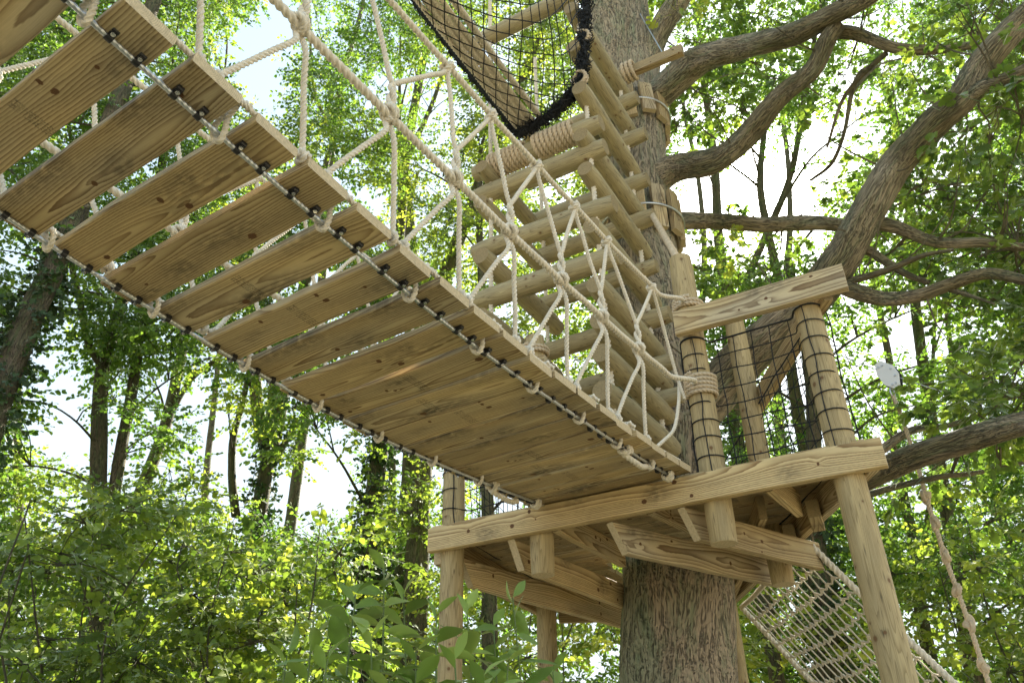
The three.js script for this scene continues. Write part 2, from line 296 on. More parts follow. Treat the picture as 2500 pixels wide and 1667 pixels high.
  // the two net sides: deck edge rope, middle rope, hand rope and diamond lacing
  const tops = [-0.65, -0.28, 0.10, 0.47, 0.85, 1.24, 1.70, 2.0, 2.37, 2.72, 3.06, 3.61], mids = [-0.5, -0.13, 0.24, 0.62, 1.0, 1.41, 1.78, 2.15, 2.56, 2.94, 3.34, 3.84];
  const gaps = [-0.32, 0.08, 0.49, 0.905, 1.315, 1.74, 2.143, 2.524, 2.902, 3.27];
  for (const s of [-1, 1]) {
    const lat = s < 0 ? 1.395 : 2.52, post = s < 0 ? POST_R : POST_L, cl = s < 0 ? 1.566 : 2.428, out = s < 0 ? -1 : 1, dk = s < 0 ? 1.476 : 2.445;
    const run = (fy, l, r, y1, name) => { const pts = []; for (let a = -1.2; a < 3.75; a += 0.12) pts.push(BP(a, l + 0.006 * nz(a * 2, l), fy(a) + 0.004 * nz(a * 6, l, 3))); pts.push(post.clone().setY(y1 - 0.015).addScaledVector(ALO, -0.14).addScaledVector(LAT, out * 0.02), post.clone().setY(y1).addScaledVector(ALO, -0.083).addScaledVector(LAT, -out * 0.01)); part(name, rope(pts, r), ropeMat, bridge); };
    run(a => topY(a), lat, 0.0132, 4.32, 'hand_rope'); run(a => midY(a), lat, 0.0152, 3.76, 'middle_rope');
    { const pts = []; for (let a = -1.2; a < 3.95; a += 0.1) pts.push(BP(a, dk, deckY(a) + 0.052 + 0.008 * nz(a * 3.1, lat))); part('edge_rope', rope(pts, 0.0095), ropeMat, bridge); }
    for (const [y, n, r] of [[4.30, 2.3, 0.0135], [3.70, 5.2, 0.0125]]) part('lashing', rope(coil(post.clone().setY(y), V(0.05, 1, 0.04), 0.075 + r * 0.9, r, n, 0.026, R(0, 6)), r), ropeDark, bridge);
    const lace = [];
    mids.forEach((m, i) => {
      if (m > 3.7) return;
      const M = (da, y) => BP(m + da, lat + R(-0.006, 0.006), y), my = midY(m), t0 = tops[i], t1 = tops[i + 1], pairTop = my + 0.17;
      // two legs from the hand rope come together, twist, cross the middle rope and part again to the deck edge
      const tw = k => Array.from({ length: 5 }, (_, q) => { const y = pairTop - 0.035 - q * 0.034, th = q * 1.5 + k * Math.PI; return BP(m - 0.012 + 0.009 * Math.cos(th), lat + 0.011 * Math.sin(th), y); });
      const dl = m - 0.19, dr = m + 0.13, line = (A, B, ts) => ts.map(t => A.clone().lerp(B, t).add(V(0.003 * gauss(), 0, 0.003 * gauss())));
      const leg = (t, k, d) => { const T = BP(t, lat, topY(t) - 0.02), Pt = BP(m - 0.012 + (k ? 0.012 : -0.012), lat, pairTop), K = BP(m + (d > m ? 0.014 : -0.014), lat, my - 0.055), D = BP(d, dk, deckY(d) + 0.058);
        return [BP(t + 0.004, lat + out * 0.018, topY(t) + 0.012), ...line(T, Pt, [0.04, 0.35, 0.7, 0.97]), ...tw(k), BP(m + (d > m ? 0.012 : -0.012), lat - out * 0.022, my), ...line(K, D, [0.05, 0.35, 0.7, 1])]; };
      lace.push(leg(t0, 0, dr), leg(t1, 1, dl));
      lace.push(coil(BP(m - 0.03, lat, midY(m - 0.03)), V().copy(ALO).setY(0.9), 0.024, 0.0092, 2, 0.016, R(0, 6)));
      for (const d of [dl, dr]) lace.push(coil(BP(d - 0.012, dk, deckY(d) + 0.052), ALO, 0.0185, 0.0088, 1.3, 0.018, R(0, 6)));
    });
    for (const t of tops) lace.push(coil(BP(t - 0.015, lat, topY(t - 0.015)), V().copy(ALO).setY(-0.5), 0.0215, 0.0092, 1.6, 0.017, R(0, 6)));
    if (s < 0) lace.push([at(1659, 938, 4.27), at(1657, 990, 4.15), at(1645, 1050, 4.05), at(1625, 1072, 3.99), at(1605, 1090, 3.93)], [at(1588, 690, 3.83), at(1612, 770, 4.02), at(1650, 908, 4.20), at(1672, 975, 4.22)]);
    for (const p of lace) part('lacing_rope', rope(p, 0.0100), ropeMat, bridge);
    for (const g of gaps) {
      const c = cableLat(s, g), y = deckY(g), S = -out, P = (dl, dy, da = 0) => BP(g + da, c + out * dl, y + dy);
      part('rope_loop', rope([P(0.095, 0.066, -0.02), P(0.07, 0.06, -0.004), P(0.03, 0.035), P(0.024, -0.008, 0.004), P(0.004, -0.034, 0.007), P(-0.022, -0.016, 0.004), P(-0.020, 0.03, -0.003), P(0.03, 0.055, -0.006), P(0.07, 0.072, -0.004), P(0.10, 0.052, 0.02)], 0.0094), ropeMat, bridge);
    }
    // rope tails knotted round the cable where it meets the platform
    for (const [a, n] of s < 0 ? [[3.34, 2], [3.62, 1.2], [3.86, 1.6]] : [[3.38, 1.6], [3.80, 1.6]]) part('rope_loop', rope(coil(BP(a, cableLat(s, a), deckY(a) - 0.014), ALO, 0.024, 0.0125, n, 0.024, R(0, 6)), 0.0125), ropeMat, bridge);
    const q = s < 0 ? 3.36 : 3.4; part('rope_loop', rope([BP(q, cableLat(s, q) + 0.01, deckY(q) - 0.04), BP(q + 0.07, cableLat(s, q) - 0.012, deckY(q) - 0.062), BP(q + 0.16, cableLat(s, q) - 0.01, deckY(q) - 0.058), BP(q + 0.24, cableLat(s, q), deckY(q) - 0.03)], 0.015), ropeMat, bridge);
    const e = BP(3.97, cableLat(s, 3.97), deckY(3.97) - 0.012); part('shackle', (() => { const g = new THREE.TorusGeometry(0.021, 0.0048, 8, 22); g.scale(1, 1.4, 1); return g; })(), steelMat, bridge).position.copy(e);
  }
}

// ---------------------------------------------------------------- the platform round the oak
const FDIR = V(0.8766, 0, 0.4812), FOUT = V(-0.4812, 0, 0.8766);      // along the front beam (left to right), and out towards the viewer
const A0 = V(-0.556, 0, -4.943), B0 = V(1.81, 0, -3.645), C0 = V(0.30, 0, -6.80), D0 = V(1.745, 0, -6.68);
const platform = thing('tree_platform', 'timber platform round the oak trunk with pole legs and railing', 'platform');
{
  const board = (name, P, Q, h, w, mi, end = endMat, o = {}) => { const L = P.distanceTo(Q), m = part(name, bar(rect(h, w, 0.004), L, Math.max(4, Math.round(L * 6)), { u0: R(0, Math.max(0.01, 2.76 - L)), v0: 0.16 + 0.008, eo: R(0, 1), warp: (x, y, z) => [0, 0.002 * nz(x * 3, z * 9), 0.002 * nz(x * 2.5, y * 8, 4)], ...o }), [beamMats[mi], end], platform); return between(m, P, Q); };
  const pole = (name, P, y0, y1, r, mi = 0, taper = 0.97) => { const m = part(name, bar(disc(r, 26), y1 - y0, 14, { taper, u0: R(0, 1), eo: R(0, 1), cham: 0.06, crease: 0.9, warp: (x, y, z) => [0, 0.004 * nz(x * 0.9, P.x * 9, 2), 0.004 * nz(x * 0.9, P.x * 7, 8)] }), [postMats[mi], endMat], platform); return basis(m, UP, V(0, 0, 1), P.clone().setY(y0)); };
  const inn = -0.026;
  board('front_beam', A0.clone().setY(3.05).addScaledVector(FOUT, inn), B0.clone().setY(3.05).addScaledVector(FOUT, inn), 0.152, 0.05, 0);
  const LE = V().subVectors(C0, A0).normalize(), RE = V().subVectors(D0, B0).normalize(), BE = V().subVectors(D0, C0).normalize();
  board('side_beam', A0.clone().setY(2.99).addScaledVector(LE, 0.07).add(V(0.03, 0, 0.0)), C0.clone().setY(2.99), 0.205, 0.05, 1);
  board('side_beam', B0.clone().setY(3.052).addScaledVector(RE, 0.06).add(V(-0.03, 0, 0)), D0.clone().setY(3.052).add(V(-0.03, 0, 0)), 0.146, 0.05, 2);
  board('back_beam', C0.clone().setY(2.985).addScaledVector(BE, 0.04), D0.clone().setY(2.985).addScaledVector(BE, -0.07), 0.205, 0.05, 1);
  // bearers, cut at a slant where they meet the front beam
  const slant = (x, y, z) => x < 0.12 ? [(0.15 - y) * 0.55 * (x < 0.001 ? -1 + 1 : 0) + (x < 0.001 ? (0.165 - y) * 0.62 : 0), 0, 0] : null;
  for (const [p, q, mi, y] of [[V(-0.03, 0, -4.72), V(0.875, 0, -6.03), 0, 2.885], [V(-0.36, 0, -5.08), V(0.82, 0, -6.50), 3, 2.88], [V(0.53, 0, -4.40), V(1.70, 0, -5.27), 2, 2.872], [V(0.90, 0, -4.20), V(1.86, 0, -4.915), 1, 2.882]]) board('bearer', p.clone().setY(y), q.clone().setY(y), 0.165, 0.05, mi, endMat, { warp: slant });
  for (const [p, q, mi] of [[V(0.23, 0, -4.60), V(0.72, 0, -5.40), 4], [V(0.75, 0, -4.32), V(1.50, 0, -5.22), 2], [V(1.33, 0, -4.0), V(1.62, 0, -4.42), 0], [V(1.42, 0, -4.45), V(1.70, 0, -6.5), 1]]) board('joist', p.clone().setY(3.056), q.clone().setY(3.056), 0.14, 0.045, mi, endDark);
  for (const [x, z] of [[1.735, -4.35], [1.725, -4.78]]) board('joist_block', V(x - 0.06, 3.03, z), V(x + 0.05, 3.03, z - 0.26), 0.1, 0.07, 1, endDark);
  // deck boards, laid parallel to the front beam, cut to the platform's outline and round the trunk
  const TR = V(1.13, 0, -5.87);
  for (let k = 0; k < 19; k++) {
    const d = 0.055 + k * 0.1445 + 0.07, O = A0.clone().addScaledVector(FOUT, -d);
    const cross = (P, E) => { const n = FOUT, t = (O.clone().sub(P)).dot(n) / E.dot(n); return P.clone().addScaledVector(E, t); };
    let l = cross(A0, LE), r = cross(B0, RE); const le = V().subVectors(C0, A0).length(), re = V().subVectors(D0, B0).length();
    if (l.distanceTo(A0) > le) l = cross(C0, BE); if (r.distanceTo(B0) > re) break;
    if (V().subVectors(r, l).dot(FDIR) < 0.2) break;
    l.addScaledVector(FDIR, 0.004); r.addScaledVector(FDIR, -0.004);
    const tt = TR.clone().sub(l).dot(FDIR), near = Math.abs(TR.clone().sub(l).dot(FOUT));
    const pieces = near < 0.44 ? [[0, tt - Math.sqrt(0.45 ** 2 - near ** 2)], [tt + Math.sqrt(0.45 ** 2 - near ** 2), l.distanceTo(r)]] : [[0, l.distanceTo(r)]];
    for (const [s, e] of pieces) if (e - s > 0.08) { const P = l.clone().addScaledVector(FDIR, s).setY(3.199), Q = l.clone().addScaledVector(FDIR, e).setY(3.199); const m = part('deck_board', bar(rect(0.03, 0.1425, 0.003), e - s, 4, { u0: R(0, 1) }), [plankMats[k % 8], endMat], platform); between(m, P, Q); }
  }
  // posts and legs
  const PL = V(-0.40, 0, -4.99), PR = V(1.69, 0, -3.83), PB = V(0.22, 0, -6.30), P2 = V(1.655, 0, -5.04), PD = V(1.66, 0, -6.50);
  pole('corner_leg', PL, 0, 4.32, 0.074, 0); pole('corner_leg', PR, 0, 4.075, 0.078, 1); pole('corner_leg', PB, 0, 3.05, 0.078, 0); pole('corner_leg', PD, 0, 4.3, 0.075, 1);
  pole('post', POST_R, 2.835, 4.70, 0.075, 1); pole('post', POST_L, 2.825, 4.44, 0.072, 0); pole('post', P2, 2.83, 4.80, 0.073, 0);
  board('guard_rail', V(0.985, 4.066, -4.08), V(1.845, 4.06, -3.608), 0.160, 0.05, 2);
  board('guard_rail', V(1.765, 4.05, -3.70), V(1.745, 4.05, -5.13), 0.15, 0.05, 1, endDark);
  board('guard_rail', V(-0.50, 4.07, -4.93), V(0.22, 4.07, -4.55), 0.15, 0.05, 0);
  board('guard_rail', V(-0.47, 4.06, -5.02), V(0.14, 4.06, -6.36), 0.15, 0.05, 1);
  // black safety nets laced over the posts
  const cloth = (name, P, Q, y0, y1, cell, posts, r = 0.0036, slack = 0.02) => {
    const d = V().subVectors(Q, P), L = d.length(); d.normalize(); let n = V(-d.z, 0, d.x); if (n.dot(V().subVectors(EYE, P).setY(0)) < 0) n.negate();
    const nu = Math.round(L / cell), nv = Math.round((y1 - y0) / cell), ph = R(0, 60), g = [];
    const node = (u, v) => { const x = u / nu * L, y = mix(y0, y1, v / nv), jx = v > 0 && v < nv ? slack * nz(u * 0.5, v * 0.5, ph) : 0, jy = slack * nz(u * 0.45, v * 0.5, ph + 9) * (v > 0 && v < nv ? 1 : 0.3); let o = -0.035 + 0.02 * nz(u * 0.3, v * 0.3, ph + 3); for (const [px, pr] of posts) { const e = pr * pr - (x + jx - px) ** 2; if (e > 0) o = Math.max(o, Math.sqrt(e) + 0.005); } return P.clone().addScaledVector(d, x + jx).setY(y + jy).addScaledVector(n, o); };
    const fine = (a, b) => { const p = []; for (let i = 0; i <= 4; i++) p.push(node(mix(a[0], b[0], i / 4), mix(a[1], b[1], i / 4))); return p; };
    for (let v = 0; v <= nv; v++) { const p = []; for (let u = 0; u < nu; u++) p.push(...fine([u, v], [u + 1, v]).slice(u ? 1 : 0)); g.push(cord(p, v === 0 || v === nv ? r * 1.7 : r, 0.025, 4)); }
    for (let u = 0; u <= nu; u++) { const p = []; for (let v = 0; v <= nv; v++) p.push(node(u, v)); g.push(cord(p, u === 0 || u === nu ? r * 1.5 : r, 0.05, 4)); }
    for (let u = 0; u <= nu; u++) for (let v = 0; v <= nv; v++) { const k = new THREE.OctahedronGeometry(r * 2.3); const c = node(u, v); k.translate(c.x, c.y, c.z); const h = new THREE.BufferGeometry(); h.setAttribute('position', k.attributes.position); h.setAttribute('uv', k.attributes.uv); h.setAttribute('normal', k.attributes.normal); h.setIndex([...Array(k.attributes.position.count).keys()]); g.push(h); }
    part(name, mergeGeometries(g), netMat, platform, 'stuff');
  };
  const W = V().subVectors(PR, POST_R).length();
  const ext = (P, Q, e) => { const d = V().subVectors(Q, P).normalize(); return [P.clone().addScaledVector(d, -e), Q.clone().addScaledVector(d, e)]; };
  { const [a, b] = ext(POST_R, PR, 0.09); cloth('safety_net', a, b, 3.2, 4.065, 0.105, [[0.09, 0.076], [0.09 + W, 0.079]]); }
  { const [a, b] = ext(PR, P2, 0.02); cloth('safety_net', b, a, 3.2, 4.05, 0.105, [], 0.003, 0.04); }
  { const [a, b] = ext(PL, POST_L, 0.08); cloth('safety_net', a, b, 3.2, 4.08, 0.125, [[0.08, 0.075], [0.08 + PL.distanceTo(POST_L), 0.073]]); }
  cloth('safety_net', PL, V(0.22, 0, -6.32), 3.2, 4.06, 0.1, [], 0.003, 0.04); cloth('safety_net', P2, PD, 3.2, 4.05, 0.1, [], 0.003, 0.05);
}

// ---------------------------------------------------------------- the hung log tower
const CU = V(0.866, 0, 0.5), CV = V(0.5, 0, -0.866), FL = V(-0.149, 0, -4.948), SD = 0.9;
const CR = (u, v, y) => FL.clone().addScaledVector(CU, u).addScaledVector(CV, v).setY(y);
{
  const tower = thing('log_tower', 'square tower of peeled logs threaded on ropes beside the oak', 'climbing tower');
  const geos = [0, 1, 2, 3].map(k => bar(disc(0.072 + 0.003 * (k % 2), 24), 1.2, 10, { cham: 0.14, crease: 0.8, u0: k * 0.29, eo: k * 0.13, warp: (x, y, z) => [0, 0.004 * nz(x * 2, k * 5), 0.004 * nz(x * 2, k * 5 + 2)] }));
  let n = 0;
  const log = (u0, v0, u1, v1, y0, y1 = y0) => { const m = part('log', geos[n % 4], [cribMats[n % 3], endDark], tower); n += 1 + (n % 3 === 1); between(m, CR(u0, v0, y0), CR(u1, v1, y1)); m.rotateX(R(0, 6)); const k = R(0.93, 1.08); m.scale.set(R(0.97, 1.03), k, k); };
  const e = 0.15, S = SD;
  for (const y of [7.55, 7.06, 6.54, 6.04, 5.68, 5.16, 4.66, 4.37, 4.115, 3.865]) log(S + R(-0.015, 0.015), -e, S + R(-0.015, 0.015), S + e, y + R(-0.015, 0.015), y + 0.03 + R(-0.03, 0.03));      // near flight, right
  for (const y of [7.25, 6.16, 5.79, 5.26, 4.72, 4.40, 4.1, 3.85]) log(R(-0.015, 0.015), -e, R(-0.015, 0.015), S + e, y, y + R(-0.03, 0.03));
  for (const y of [7.90, 6.24, 5.98, 5.41, 4.95]) log(-e, R(-0.01, 0.01), S + e, 0, y + 0.02, y - 0.01);
  for (const y of [7.35, 6.88, 6.36, 5.93, 5.43, 4.93, 4.52, 4.24]) log(-e, S + R(-0.01, 0.01), S + e, S, y + R(-0.02, 0.02), y + R(-0.02, 0.02));
  for (const [u, v, b] of [[0, 0, 3.75], [S, 0, 3.72], [0, S, 3.75], [S, S, 3.74]]) { const p = []; for (let y = b; y < (u && v ? 7.75 : 8.6); y += 0.3) p.push(CR(u + 0.004 * nz(y, u), v, y)); part('threading_rope', rope(p, 0.0185), ropeMat, tower); part('stop_knot', knotGeo(CR(u, v, b - 0.02), 0.0185, 1), ropeMat, tower); }
  const wrap = (u0, u1, y) => { const A = CR(u0, 0, y + 0.02), T = Math.round((u1 - u0) / 0.039); part('rope_wrap', rope(coil(A, CU, 0.091, 0.0195, T, (u1 - u0) / T), 0.0195), ropeDark, tower); };
  wrap(0.02, 0.36, 6.24); wrap(0.44, 0.80, 6.24);
  part('tie_rope', rope([0, 0.33, 0.66, 1].map(t => CR(S + 0.14, S - 0.02, 5.93).lerp(V(1.11, 4.66, -4.19), t)), 0.024), ropeDark, tower);
  // a beam end with three turns of rope, held by wires, behind the tower
  const hb = thing('hanger_beam', 'square timber hanging from wires in front of the oak trunk above the log tower', 'beam');
  const m = part('timber', bar(rect(0.11, 0.07, 0.006, -0.055), 1.15, 6, { u0: 0.4 }), [beamMats[1], endDark], hb); between(m, CR(0.38, S + 0.05, 7.80), CR(1.52, S + 0.05, 7.75));
  for (let k = 0; k < 3; k++) part('rope_turn', rope(coil(CR(0.95 + k * 0.042, S + 0.05, 7.78), CU, 0.088, 0.019, 1, 0.002), 0.019), ropeDark, hb);
  part('wire', cord([at(1530, -60, 6.0), at(1547, 0, 5.9), CR(1.34, S + 0.05, 7.82)], 0.006, 0.2, 6), steelMat, hb);
  part('wire', cord([CR(1.40, S + 0.05, 7.72), at(1624, 250, 6.0), at(1622, 365, 6.0)], 0.004, 0.2, 6), steelMat, hb);
}

// ---------------------------------------------------------------- the black net walkway high above the bridge
{
  const walk = thing('net_walkway', 'rope walkway inside a sagging black safety net above the bridge', 'walkway');
  const drift = v => 0.004 * v, rise = v => 0.05 * v * v * 0.3;      // v runs from 0 at the tower to negative, towards the viewer's left
  const Q = (u, v, y) => CR(u + drift(v), v, y + rise(v));
  for (let k = 0; k < 9; k++) { const u = 0.30 + k * 0.026 + (k > 6 ? 0.02 : 0), p = []; for (let v = 0.02; v > -4.2; v -= 0.3) p.push(Q(u + 0.010 * nz(v * 1.3, k), v, 6.495 + (k % 2) * 0.018 + 0.012 * nz(v * 2, k * 3))); part('foot_rope', rope(p, 0.0175, { step: 0.6 }), ropeMat, walk); }
  const prof = [[0.06, 7.7], [0.10, 7.2], [0.16, 6.8], [0.24, 6.56], [0.34, 6.455], [0.5, 6.45], [0.64, 6.47], [0.80, 6.56], [0.90, 6.74], [0.96, 7.2], [1.02, 7.7]];
  const cu = new THREE.CatmullRomCurve3(prof.map(([u, y]) => V(u, y, 0))), nS = 14;
  const N = (i, v) => { const p = cu.getPoint(clamp(i / nS)), j = 0.012; return Q(p.x + j * nz(i * 0.7, v * 5), v, p.y + j * nz(i * 0.7, v * 5, 7)); };
  const cell = 0.17, g = [];
  for (let s = -36; s <= nS; s++) for (const dir of [1, -1]) { const p = []; for (let k = 0; k <= 60; k++) { const i = s + k, v = -0.03 - k * cell; if (i >= 0 && i <= nS && v > -4.1) p.push(N(dir > 0 ? i : nS - i, v)); } if (p.length > 1) g.push(cord(p, 0.0046, 0.07, 4)); }
  for (let i = 0; i <= nS; i++) for (let v = -0.03; v > -3; v -= cell) { const c = N(i, v); const k = new THREE.TetrahedronGeometry(0.0085); k.translate(c.x, c.y, c.z); k.setIndex([...Array(12).keys()]); g.push(k); }
  part('netting', mergeGeometries(g), netMat, walk, 'stuff');
  // gathered, frayed edge of the net: a bunch of dark loops laced on a border rope
  const bunch = (pts, r, dens, name = 'gathered_edge') => {
    const c = new THREE.CatmullRomCurve3(pts), L = c.getLength(), q = [sweep(pts, 0.03, 8, (t, th, s) => r * (0.55 + 0.7 * nz(s * 14, th * 1.3)))];
    for (let i = 0; i < L * dens; i++) { const P = c.getPointAt(rnd()), a = V(gauss(), gauss(), gauss()).normalize(), b = V(gauss(), gauss(), gauss()).normalize(), s = r * R(0.6, 1.35), l = []; const o = P.add(a.clone().multiplyScalar(s * 0.55)); for (let k = 0; k < 7; k++) { const t = k / 6 * 5.6; l.push(o.clone().addScaledVector(a, s * 0.7 * Math.cos(t)).addScaledVector(b, s * 0.7 * Math.sin(t))); } q.push(cord(l, 0.0042, r * 0.35, 4)); }
    part(name, mergeGeometries(q), netMat, walk, 'stuff');
  };
  bunch([Q(0.22, -0.04, 6.60), Q(0.31, -0.05, 6.46), Q(0.42, -0.06, 6.44), Q(0.60, -0.06, 6.49), Q(0.78, -0.07, 6.56), Q(0.90, -0.08, 6.68)], 0.056, 420);
  bunch([Q(0.91, -0.09, 6.72), Q(0.95, -0.09, 6.95), Q(0.98, -0.09, 7.2), Q(1.02, -0.09, 7.6), Q(1.03, -0.09, 7.95)], 0.05, 420);
  bunch(Array.from({ length: 14 }, (_, k) => Q(0.215 + 0.01 * nz(k), -0.03 - k * 0.3, 6.62 + 0.015 * nz(k * 2.2))), 0.026, 300);
  for (const [u, y] of [[0.90, 6.70], [0.96, 7.16]]) part('lashing', rope(coil(Q(u, -0.12, y), CV, 0.062, 0.015, 2.2, 0.03), 0.015), ropeDark, walk);
}

// ---------------------------------------------------------------- cargo net, knotted rope, zip line
{
  const net = thing('cargo_net', 'beige rope scramble net sloping down from the platform behind the leaning pole leg', 'climbing net');
  const P = (s, t) => V(mix(1.80, 4.20, s), mix(3.04, 0.15, s) - 0.10 * Math.sin(s * Math.PI) * Math.sin(t * Math.PI) - 0.04 * Math.sin(s * Math.PI) + 0.02 * nz(s * 9, t * 9), mix(-4.88, -6.62, t) + 0.02 * nz(s * 7, t * 8, 5) + 0.05 * Math.sin(s * 3) * (0.5 - t));
  for (const t of [0, 1]) part('border_rope', rope(Array.from({ length: 22 }, (_, i) => P(i / 21, t)), 0.021), ropeMat, net);
  part('border_rope', rope(Array.from({ length: 12 }, (_, i) => P(0, i / 11)), 0.018), ropeMat, net);
  const NS = 32, NT = 16, g = [];
  for (let i = 1; i < NT; i++) part('net_strand', rope(Array.from({ length: NS + 1 }, (_, k) => P(k / NS, i / NT + 0.006 * Math.sin(k * 2.2 + i))), 0.0062, { step: 1.4 }), ropeMat, net);
  for (let k = 1; k <= NS; k++) part('net_strand', rope(Array.from({ length: NT * 2 + 1 }, (_, i) => P(k / NS + (i % 2 ? 0.004 : -0.002), i / NT / 2)), 0.0075, { step: 1.4 }), ropeMat, net);
  for (let i = 1; i < NT; i++) for (let k = 1; k <= NS; k++) { const q = new THREE.IcosahedronGeometry(0.0135, 0), c = P(k / NS, i / NT); q.scale(1.2, 0.9, 1.1); q.rotateX(R(0, 3)); q.translate(c.x, c.y, c.z); q.setIndex([...Array(60).keys()]); g.push(q); }
  part('net_knots', mergeGeometries(g), ropeMat, net, 'stuff');

  const T = at(2168, 915, 5.6), plateN = V().subVectors(EYE, T).setY(0).normalize();
  const tr = thing('zip_line_trolley', 'white bolted plate trolley on the zip wire', 'trolley');
  const s = new THREE.Shape(); [[-0.085, 0.10], [-0.03, 0.115], [0.075, 0.05], [0.105, -0.02], [0.085, -0.105], [0.03, -0.118], [-0.045, -0.07], [-0.09, 0.02]].forEach(([x, y], i) => i ? s.lineTo(x * 0.72, y) : s.moveTo(x * 0.72, y));
  const pg = new THREE.ExtrudeGeometry(s, { depth: 0.012, bevelEnabled: true, bevelSize: 0.002, bevelThickness: 0.002, bevelSegments: 2 });
  const side = V().crossVectors(UP, plateN), turn = side.clone().addScaledVector(plateN, 0.35).normalize();
  const white = std(lin(0.80, 0.80, 0.80), 0.4), body = part('plate', pg, white, tr); basis(body, turn, UP, T); const back = part('plate', pg, blackMat, tr); basis(back, turn, UP, T.clone().addScaledVector(V().crossVectors(turn, UP), -0.045));
  for (const [x, y] of [[-0.055, 0.07], [-0.02, 0.075], [0.05, 0.03], [0.075, -0.03], [0.06, -0.085], [0.025, -0.09]]) { const b = new THREE.CylinderGeometry(0.008, 0.008, 0.012, 6); b.rotateX(Math.PI / 2); b.translate(x * 0.72, y, 0.016); part('bolt', b, steelMat, body); }
  part('shackle', new THREE.TorusGeometry(0.022, 0.006, 8, 18).rotateY(0.5).scale(1, 1.5, 1), steelMat, tr).position.copy(at(2180, 958, 5.6));
  const zip = thing('zip_wire', 'thin steel zip wire running from the oak trunk past the white trolley', 'wire');
  part('strand', cord([at(1690, 728, 5.9), at(1755, 749, 5.85), at(2027, 857, 5.65), at(2168, 912, 5.6), at(2436, 998, 5.6), at(2700, 1085, 5.7)], 0.0032, 0.25, 6), steelMat, zip);
  const kr = thing('climbing_rope', 'knotted beige climbing rope hanging from the zip trolley', 'rope');
  const pts = [[2181, 965], [2196, 1000], [2222, 1075], [2245, 1150], [2262, 1213], [2284, 1280], [2309, 1360], [2338, 1440], [2368, 1525], [2415, 1667], [2440, 1740]].map(([x, y]) => at(x, y, 5.55));
  part('strand', rope(pts, 0.0145, { step: 0.5 }), ropeDark, kr);
  for (const [x, y] of [[2262, 1213], [2284, 1277], [2309, 1357], [2338, 1440], [2368, 1523], [2400, 1625]]) part('knot', (() => { const g = knotGeo(V(), 0.0175, 0.92); g.scale(0.85, 1.3, 0.85); return g; })(), ropeDark, kr).position.copy(at(x, y, 5.55));
}

// ---------------------------------------------------------------- leaves
const outlineLeaf = (side, fold, curl) => {           // side: [t, half width] from base to tip; two halves folded on the midrib
  const pos = [], idx = [], n = side.length;
  const bend = t => -curl * t * t;
  for (const [t] of side) pos.push(t, bend(t), 0);
  for (const s of [-1, 1]) for (const [t, w] of side) pos.push(t, bend(t) + fold * w, s * w);
  for (let i = 0; i < n - 1; i++) for (const s of [0, 1]) {
    const a = i, b = i + 1, c = n * (1 + s) + i, d = c + 1, t1 = s ? [a, c, b] : [a, b, c], t2 = s ? [b, c, d] : [b, d, c];
    if (side[i][1] > 0) idx.push(...t1); if (side[i + 1][1] > 0) idx.push(...t2);
  }
  const g = new THREE.BufferGeometry(); g.setAttribute('position', new THREE.Float32BufferAttribute(pos, 3)); g.setIndex(idx); return g;
};
const OVATE = [[0, 0], [0.35, 0.33], [0.72, 0.26], [1, 0]], OAK = [[0, 0], [0.12, 0.07], [0.25, 0.22], [0.33, 0.13], [0.46, 0.33], [0.55, 0.19], [0.68, 0.34], [0.78, 0.2], [0.88, 0.22], [1, 0]], LAUREL = [[0, 0], [0.1, 0.05], [0.25, 0.14], [0.45, 0.19], [0.65, 0.18], [0.82, 0.12], [0.93, 0.05], [1, 0]];
function spray(side, count, len, size, o = {}) {        // a leafy twig along +x
  const r0 = mul(o.seed || 1), rr = (a, b) => a + (b - a) * r0(), gs = [];
  for (let i = 0; i < count; i++) {
    const g = outlineLeaf(side, rr(0.1, 0.45), rr(0.05, 0.3)), s = size * rr(0.65, 1.15), x = len * (o.tuft ? 1 - 0.5 * r0() * r0() : (i + 0.5) / count), sd = i % 2 ? 1 : -1;
    const q = new THREE.Quaternion().setFromEuler(new THREE.Euler(rr(-0.9, 0.9) * (o.rough || 1), sd * rr(0.3, 1.35), rr(-0.7, 0.35) * (o.rough || 1), 'YXZ'));
    g.applyMatrix4(new THREE.Matrix4().compose(V(x, rr(-0.02, 0.02), rr(-0.03, 0.03)), q, V(s, s, s))); gs.push(g);
  }
  const t = new THREE.CylinderGeometry(0.0012, 0.0025, len, 3, 1, true); t.rotateZ(-Math.PI / 2); t.translate(len / 2, 0, 0); const tg = new THREE.BufferGeometry(); tg.setAttribute('position', t.attributes.position); tg.setIndex(t.index); gs.push(tg);
  const m = mergeGeometries(gs); m.computeVertexNormals(); return m;
}
const leafMat = new THREE.MeshPhysicalMaterial({ color: 0xffffff, roughness: 0.92, transmission: 0.62, thickness: 0, ior: 1.4, side: THREE.DoubleSide });
const leafGloss = new THREE.MeshPhysicalMaterial({ color: 0xffffff, roughness: 0.75, transmission: 0.32, thickness: 0, ior: 1.45, side: THREE.DoubleSide });
const SPRAYS = { beech: [1, 2].map(s => spray(OVATE, 13, 0.34, 0.064, { seed: s, rough: 1.3 })), small: [3, 4].map(s => spray(OVATE, 15, 0.32, 0.054, { seed: s, rough: 1.3 })), hazel: [5, 6].map(s => spray(OVATE.map(([t, w]) => [t, w * 1.25]), 11, 0.34, 0.066, { seed: s, rough: 1.2 })), oak: [7, 8].map(s => spray(OAK, 11, 0.22, 0.082, { seed: s, tuft: true, rough: 1.2 })), ivy: [9].map(s => spray(OVATE.map(([t, w]) => [t, w * 1.5]), 7, 0.16, 0.06, { seed: s })) };
